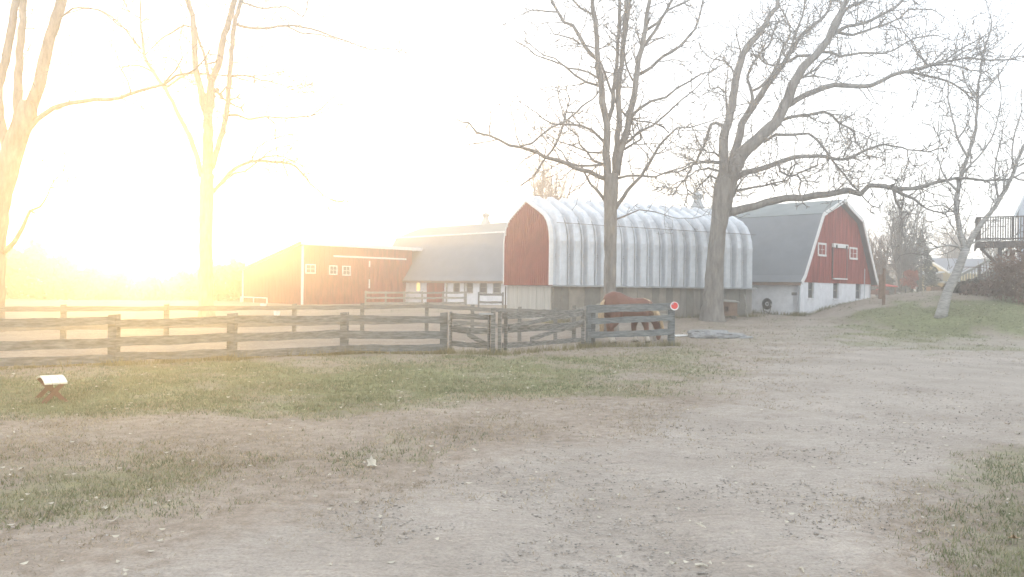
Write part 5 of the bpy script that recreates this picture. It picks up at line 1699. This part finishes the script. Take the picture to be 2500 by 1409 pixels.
# ------------------------------------------------------------------ ground cover
gr = np.random.RandomState(11)
def scatter(n, zmin, zmax, power=1.0):
    Z = zmin * (zmax / zmin) ** gr.rand(n)
    lim = .72
    X = (gr.rand(n) * 2 - 1) * lim * Z
    return X, Z
def blades(name, X, Y, m, hmin, hmax, wid, per=3, lean=.6, label=None):
    n = len(X)
    Vs, Fs = [], []
    for k in range(per):
        a = gr.rand(n) * 2 * np.pi
        jx = (gr.rand(n) - .5) * .07; jy = (gr.rand(n) - .5) * .07
        x = X + jx; y = Y + jy
        z = ground_np(x, y) - .004
        sc = .7 + .035 * Y
        h = (hmin + (hmax - hmin) * gr.rand(n)) * np.minimum(sc, 1.5); w = wid * sc * (.7 + .6 * gr.rand(n))
        lx = (gr.rand(n) - .5) * 2 * lean * h; ly = (gr.rand(n) - .5) * 2 * lean * h
        p0 = np.stack([x - np.cos(a) * w, y - np.sin(a) * w, z], 1)
        p1 = np.stack([x + np.cos(a) * w, y + np.sin(a) * w, z], 1)
        p2 = np.stack([x + lx, y + ly, z + h], 1)
        Vs.append(np.stack([p0, p1, p2], 1).reshape(-1, 3))
    V = np.concatenate(Vs)
    o = mesh_np(name, V, np.arange(len(V)).reshape(-1, 3), m)
    tag(o, label, 'grass', kind='stuff')
X, Y = scatter(190000, 3.6, 46)
a_, b_, c_ = masks(X, Y, ground_np(X, Y))
wgt = np.clip(a_ - .25 * b_, 0, 1) ** 1.2 * (1 - np.clip(c_ * 1.5, 0, 1))
keep = gr.rand(len(X)) < wgt * 1.1
keep &= ~((X > 13) & (Y > 44) & (gr.rand(len(X)) < .5))
blades('green_grass', X[keep], Y[keep], grass_mat, .015, .055, .0045, label='short patchy green grass over the yard and the lawn mound')
X, Y = scatter(200000, 3.4, 36)
a_, b_, c_ = masks(X, Y, ground_np(X, Y))
pat = np.clip(vnoise(X, Y, .9, 21) + .5 * vnoise(X, Y, 3.3, 22) - .45, 0, 1)
keep = gr.rand(len(X)) < (1 - .94 * b_) * (1 - c_) * (.12 + pat) * .95 * (1 - .4 * a_)
blades('dry_grass', X[keep], Y[keep], dry_mat, .008, .04, .004, lean=1.1, label='sparse dry straw-coloured grass over the bare earth')

TX, TY = [], []
def along(p, q, n, spread):
    for _ in range(n):
        f = rnd.random() if rnd.random() < .6 else rnd.choice((0, 1)) + rnd.gauss(0, .03)
        TX.append(p[0] + (q[0] - p[0]) * f + rnd.gauss(0, spread)); TY.append(p[1] + (q[1] - p[1]) * f + rnd.gauss(0, spread))
for p, q in zip(PL, PL[1:]): along(p, q, 420, .12)
along((-1.7, 20.6), (-.45, 20.1), 160, .12); along((-.3, 20.1), (2.2, 23.3), 300, .14); along((2.2, 23.3), (4.7, 24.1), 420, .13)
for pl_, ln in ((qs, QL), (frt, 6), (gab, W)):
    a, b = pl_.pt(0, 0, .12), pl_.pt(ln, 0, .12); along((a.x, a.y), (b.x, b.y), 420, .10)
blades('tall_weeds', np.array(TX), np.array(TY), mat('weed_stems', (.24, .22, .12), .95, .3, 2), .05, .17, .005, per=3, lean=.5, label='longer dry weeds along the foot of the fences and barn walls')

OCT = np.array([(1, 0, 0), (-1, 0, 0), (0, 1, 0), (0, -1, 0), (0, 0, 1), (0, 0, -1)], float)
OF = np.array([(0, 2, 4), (2, 1, 4), (1, 3, 4), (3, 0, 4), (2, 0, 5), (1, 2, 5), (3, 1, 5), (0, 3, 5)])
def pebbles(name, n, zmin, zmax, smin, smax, m, fn, label, flat=.5):
    X, Y = scatter(n, zmin, zmax)
    keep = gr.rand(n) < fn(*masks(X, Y, ground_np(X, Y)))
    X, Y = X[keep], Y[keep]; n = len(X)
    s = smin + (smax - smin) * gr.rand(n) ** 3
    s = s * (.75 + .025 * Y)
    J = 1 + (gr.rand(n, 6, 1) - .5) * .7
    st_ = np.stack([s * (.7 + gr.rand(n) * .7), s * (.7 + gr.rand(n) * .7), s * flat], 1)[:, None, :]
    V = OCT[None] * J * st_
    a = gr.rand(n) * 6.28
    ca, sa = np.cos(a)[:, None], np.sin(a)[:, None]
    vx = V[..., 0] * ca - V[..., 1] * sa; vy = V[..., 0] * sa + V[..., 1] * ca
    z = ground_np(X, Y)
    V = np.stack([vx + X[:, None], vy + Y[:, None], V[..., 2] + z[:, None] + (s * flat * .25)[:, None]], -1).reshape(-1, 3)
    F = (OF[None] + (np.arange(n) * 6)[:, None, None]).reshape(-1, 3)
    o = mesh_np(name, V, F, m)
    tag(o, label, 'gravel' if 'leaves' not in name else 'leaves', kind='stuff')
pebbles('gravel', 52000, 3.6, 30, .003, .017, peb_mat, lambda g, v, p: np.clip(.25 + v + .5 * p - .8 * g, 0.02, 1), 'loose small stones strewn over the dirt drive')
clod_m = mat('dry_soil_clod', (.24, .21, .18), .98, .3, 4)
pebbles('soil_clods', 5500, 3.6, 22, .003, .016, clod_m, lambda g, v, p: np.clip(.15 + .8 * v - .6 * g, 0, 1), 'dark crumbs of soil trampled into the drive', .35)

def leaf_mesh(s, curl, m, name, lobes=True):
    """curled lobed leaf with thickness"""
    out = []
    n = 14
    for k in range(n):
        a = 2 * math.pi * k / n
        r = s * (1.0 if k % 2 == 0 or not lobes else .62) * (1 + .15 * math.cos(a))
        out.append((r * math.cos(a), r * .62 * math.sin(a)))
    v = [(0, 0, .15 * s)] + [(x, y, curl * s * (abs(x) / s) ** 1.6 + rnd.uniform(0, .22) * s) for x, y in out]
    f = [(0, k + 1, (k + 1) % n + 1) for k in range(n)]
    me = bpy.data.meshes.new(name); me.from_pydata(v, [], f); me.materials.append(m)
    return me
# many small leaves as one mass
X, Y = scatter(2500, 3.6, 40)
a_, b_, c_ = masks(X, Y, ground_np(X, Y))
keep = gr.rand(len(X)) < (.18 + .55 * a_) * (1 - .5 * c_)
X, Y = X[keep], Y[keep]
LV, LF = [], []
for x, y in zip(X, Y):
    s = rnd.uniform(.009, .026) * (1 + .028 * y); z = gz(x, y) + .012 + .02 * rnd.random()
    ang = rnd.uniform(0, 6.28); n0 = len(LV)
    tl_ = rnd.uniform(-.5, .5)
    for k in range(6):
        t = k * math.pi / 3; r = s * (1 if k % 3 == 0 else .62)
        lx, ly = r * math.cos(t), r * math.sin(t) * .75
        LV.append((x + lx * math.cos(ang) - ly * math.sin(ang), y + lx * math.sin(ang) + ly * math.cos(ang), z + abs(lx) * .5 + ly * tl_))
    for q in ((0, 1, 2), (0, 2, 3), (0, 3, 4), (0, 4, 5)): LF.append(tuple(n0 + i for i in q))
o = mesh_np('fallen_leaves', LV, LF, leaf_pale); tag(o, 'scatter of small pale fallen leaves over grass and dirt', 'leaves', kind='stuff')
BIG = [(908, 1142, .085, 'largest pale curled fallen leaf, left of the centre foreground', 0),
       (1188, 1003, .035, 'little pale leaf on the brown patch below the wide gate', 0),
       (1160, 1106, .04, 'pale curled leaf right of the largest fallen leaf, near the grass patch', 0),
       (805, 1166, .03, 'small whitish leaf just left of the largest fallen leaf', 0),
       (708, 959, .05, 'pale leaf on the green grass left of centre, below the board fence', 0),
       (1498, 913, .06, 'broad pale leaf on the grass below the fence panel, lower of two', 0),
       (1512, 899, .055, 'pale leaf on the grass below the fence panel, upper of two', 0),
       (254, 1249, .035, 'pale leaf in the left foreground grass patch', 0),
       (275, 1281, .045, 'flat pale leaf on bare earth in the left foreground', 0),
       (52, 1152, .045, 'pale leaf near the left edge of the foreground', 0),
       (2252, 1307, .045, 'pale crumpled leaf on the drive near the lower right grass', 0),
       (2476, 1325, .06, 'curled pinkish-brown leaf in the lower right corner grass', 1),
       (2486, 1064, .045, 'pale leaf at the right edge of the drive', 0),
       (2462, 1040, .04, 'yellowish leaf at the right edge, upper of two', 1),
       (2428, 912, .05, 'small white leaf far out on the drive to the right', 0),
       (1645, 1387, .04, 'whitish torn leaf on the drive at the bottom of the view', 0),
       (1380, 1050, .04, 'pale leaf among dry grass in the middle foreground', 0)]
for (px, py, s, lab, kd) in BIG:
    c = G(px, py)
    me = leaf_mesh(s, .5, leaf_brown if kd else leaf_pale, 'fallen_leaf')
    o = bpy.data.objects.new('fallen_leaf', me); COL.objects.link(o)
    o.location = c + Vector((0, 0, .02)); o.rotation_euler = (rnd.uniform(-.3, .3), rnd.uniform(-.3, .3), rnd.uniform(0, 6.28))
    so_ = o.modifiers.new('thick', 'SOLIDIFY'); so_.thickness = .002
    tag(o, lab, 'leaf', 'larger fallen leaves in the foreground')
for (pa, pb, r, lab) in (((1700, 1283), (1731, 1302), .009, 'short pale stick on the drive in the right foreground'),
                         ((1952, 1391), (1962, 1402), .006, 'tiny pale twig at the bottom edge of the drive'),
                         ((1697, 1384), (1727, 1387), .008, 'small pale stick near the bottom centre of the drive')):
    a, b = G(*pa), G(*pb)
    mb = MB(); mb.tube([a + Vector((0, 0, .012)), a.lerp(b, .5) + Vector((.005, 0, .02)), b + Vector((0, 0, .01))], [r, r * 1.1, r * .7], 6)
    tag(mb.build('stick', leaf_pale), lab, 'stick', 'small sticks on the drive')

# ------------------------------------------------------------------ haze
hb = MB(); hb.box(-152, 152, -36, 152, -1.6, 25.5)  # volume added to give the sun glow and lens veil
hm = bpy.data.materials.new('haze_air'); hm.use_nodes = True
hn = hm.node_tree.nodes; hn.clear()
ho_ = hn.new('ShaderNodeOutputMaterial'); pv_ = hn.new('ShaderNodeVolumePrincipled')
pv_.inputs['Color'].default_value = (.93, .93, .92, 1)
pv_.inputs['Density'].default_value = HAZE_DENSITY
pv_.inputs['Anisotropy'].default_value = HAZE_ANISO
hm.node_tree.links.new(pv_.outputs[0], ho_.inputs['Volume'])
o = hb.build('haze', hm); tag(o, 'milky haze volume added to stand in for the lens glare', 'haze', kind='stuff')
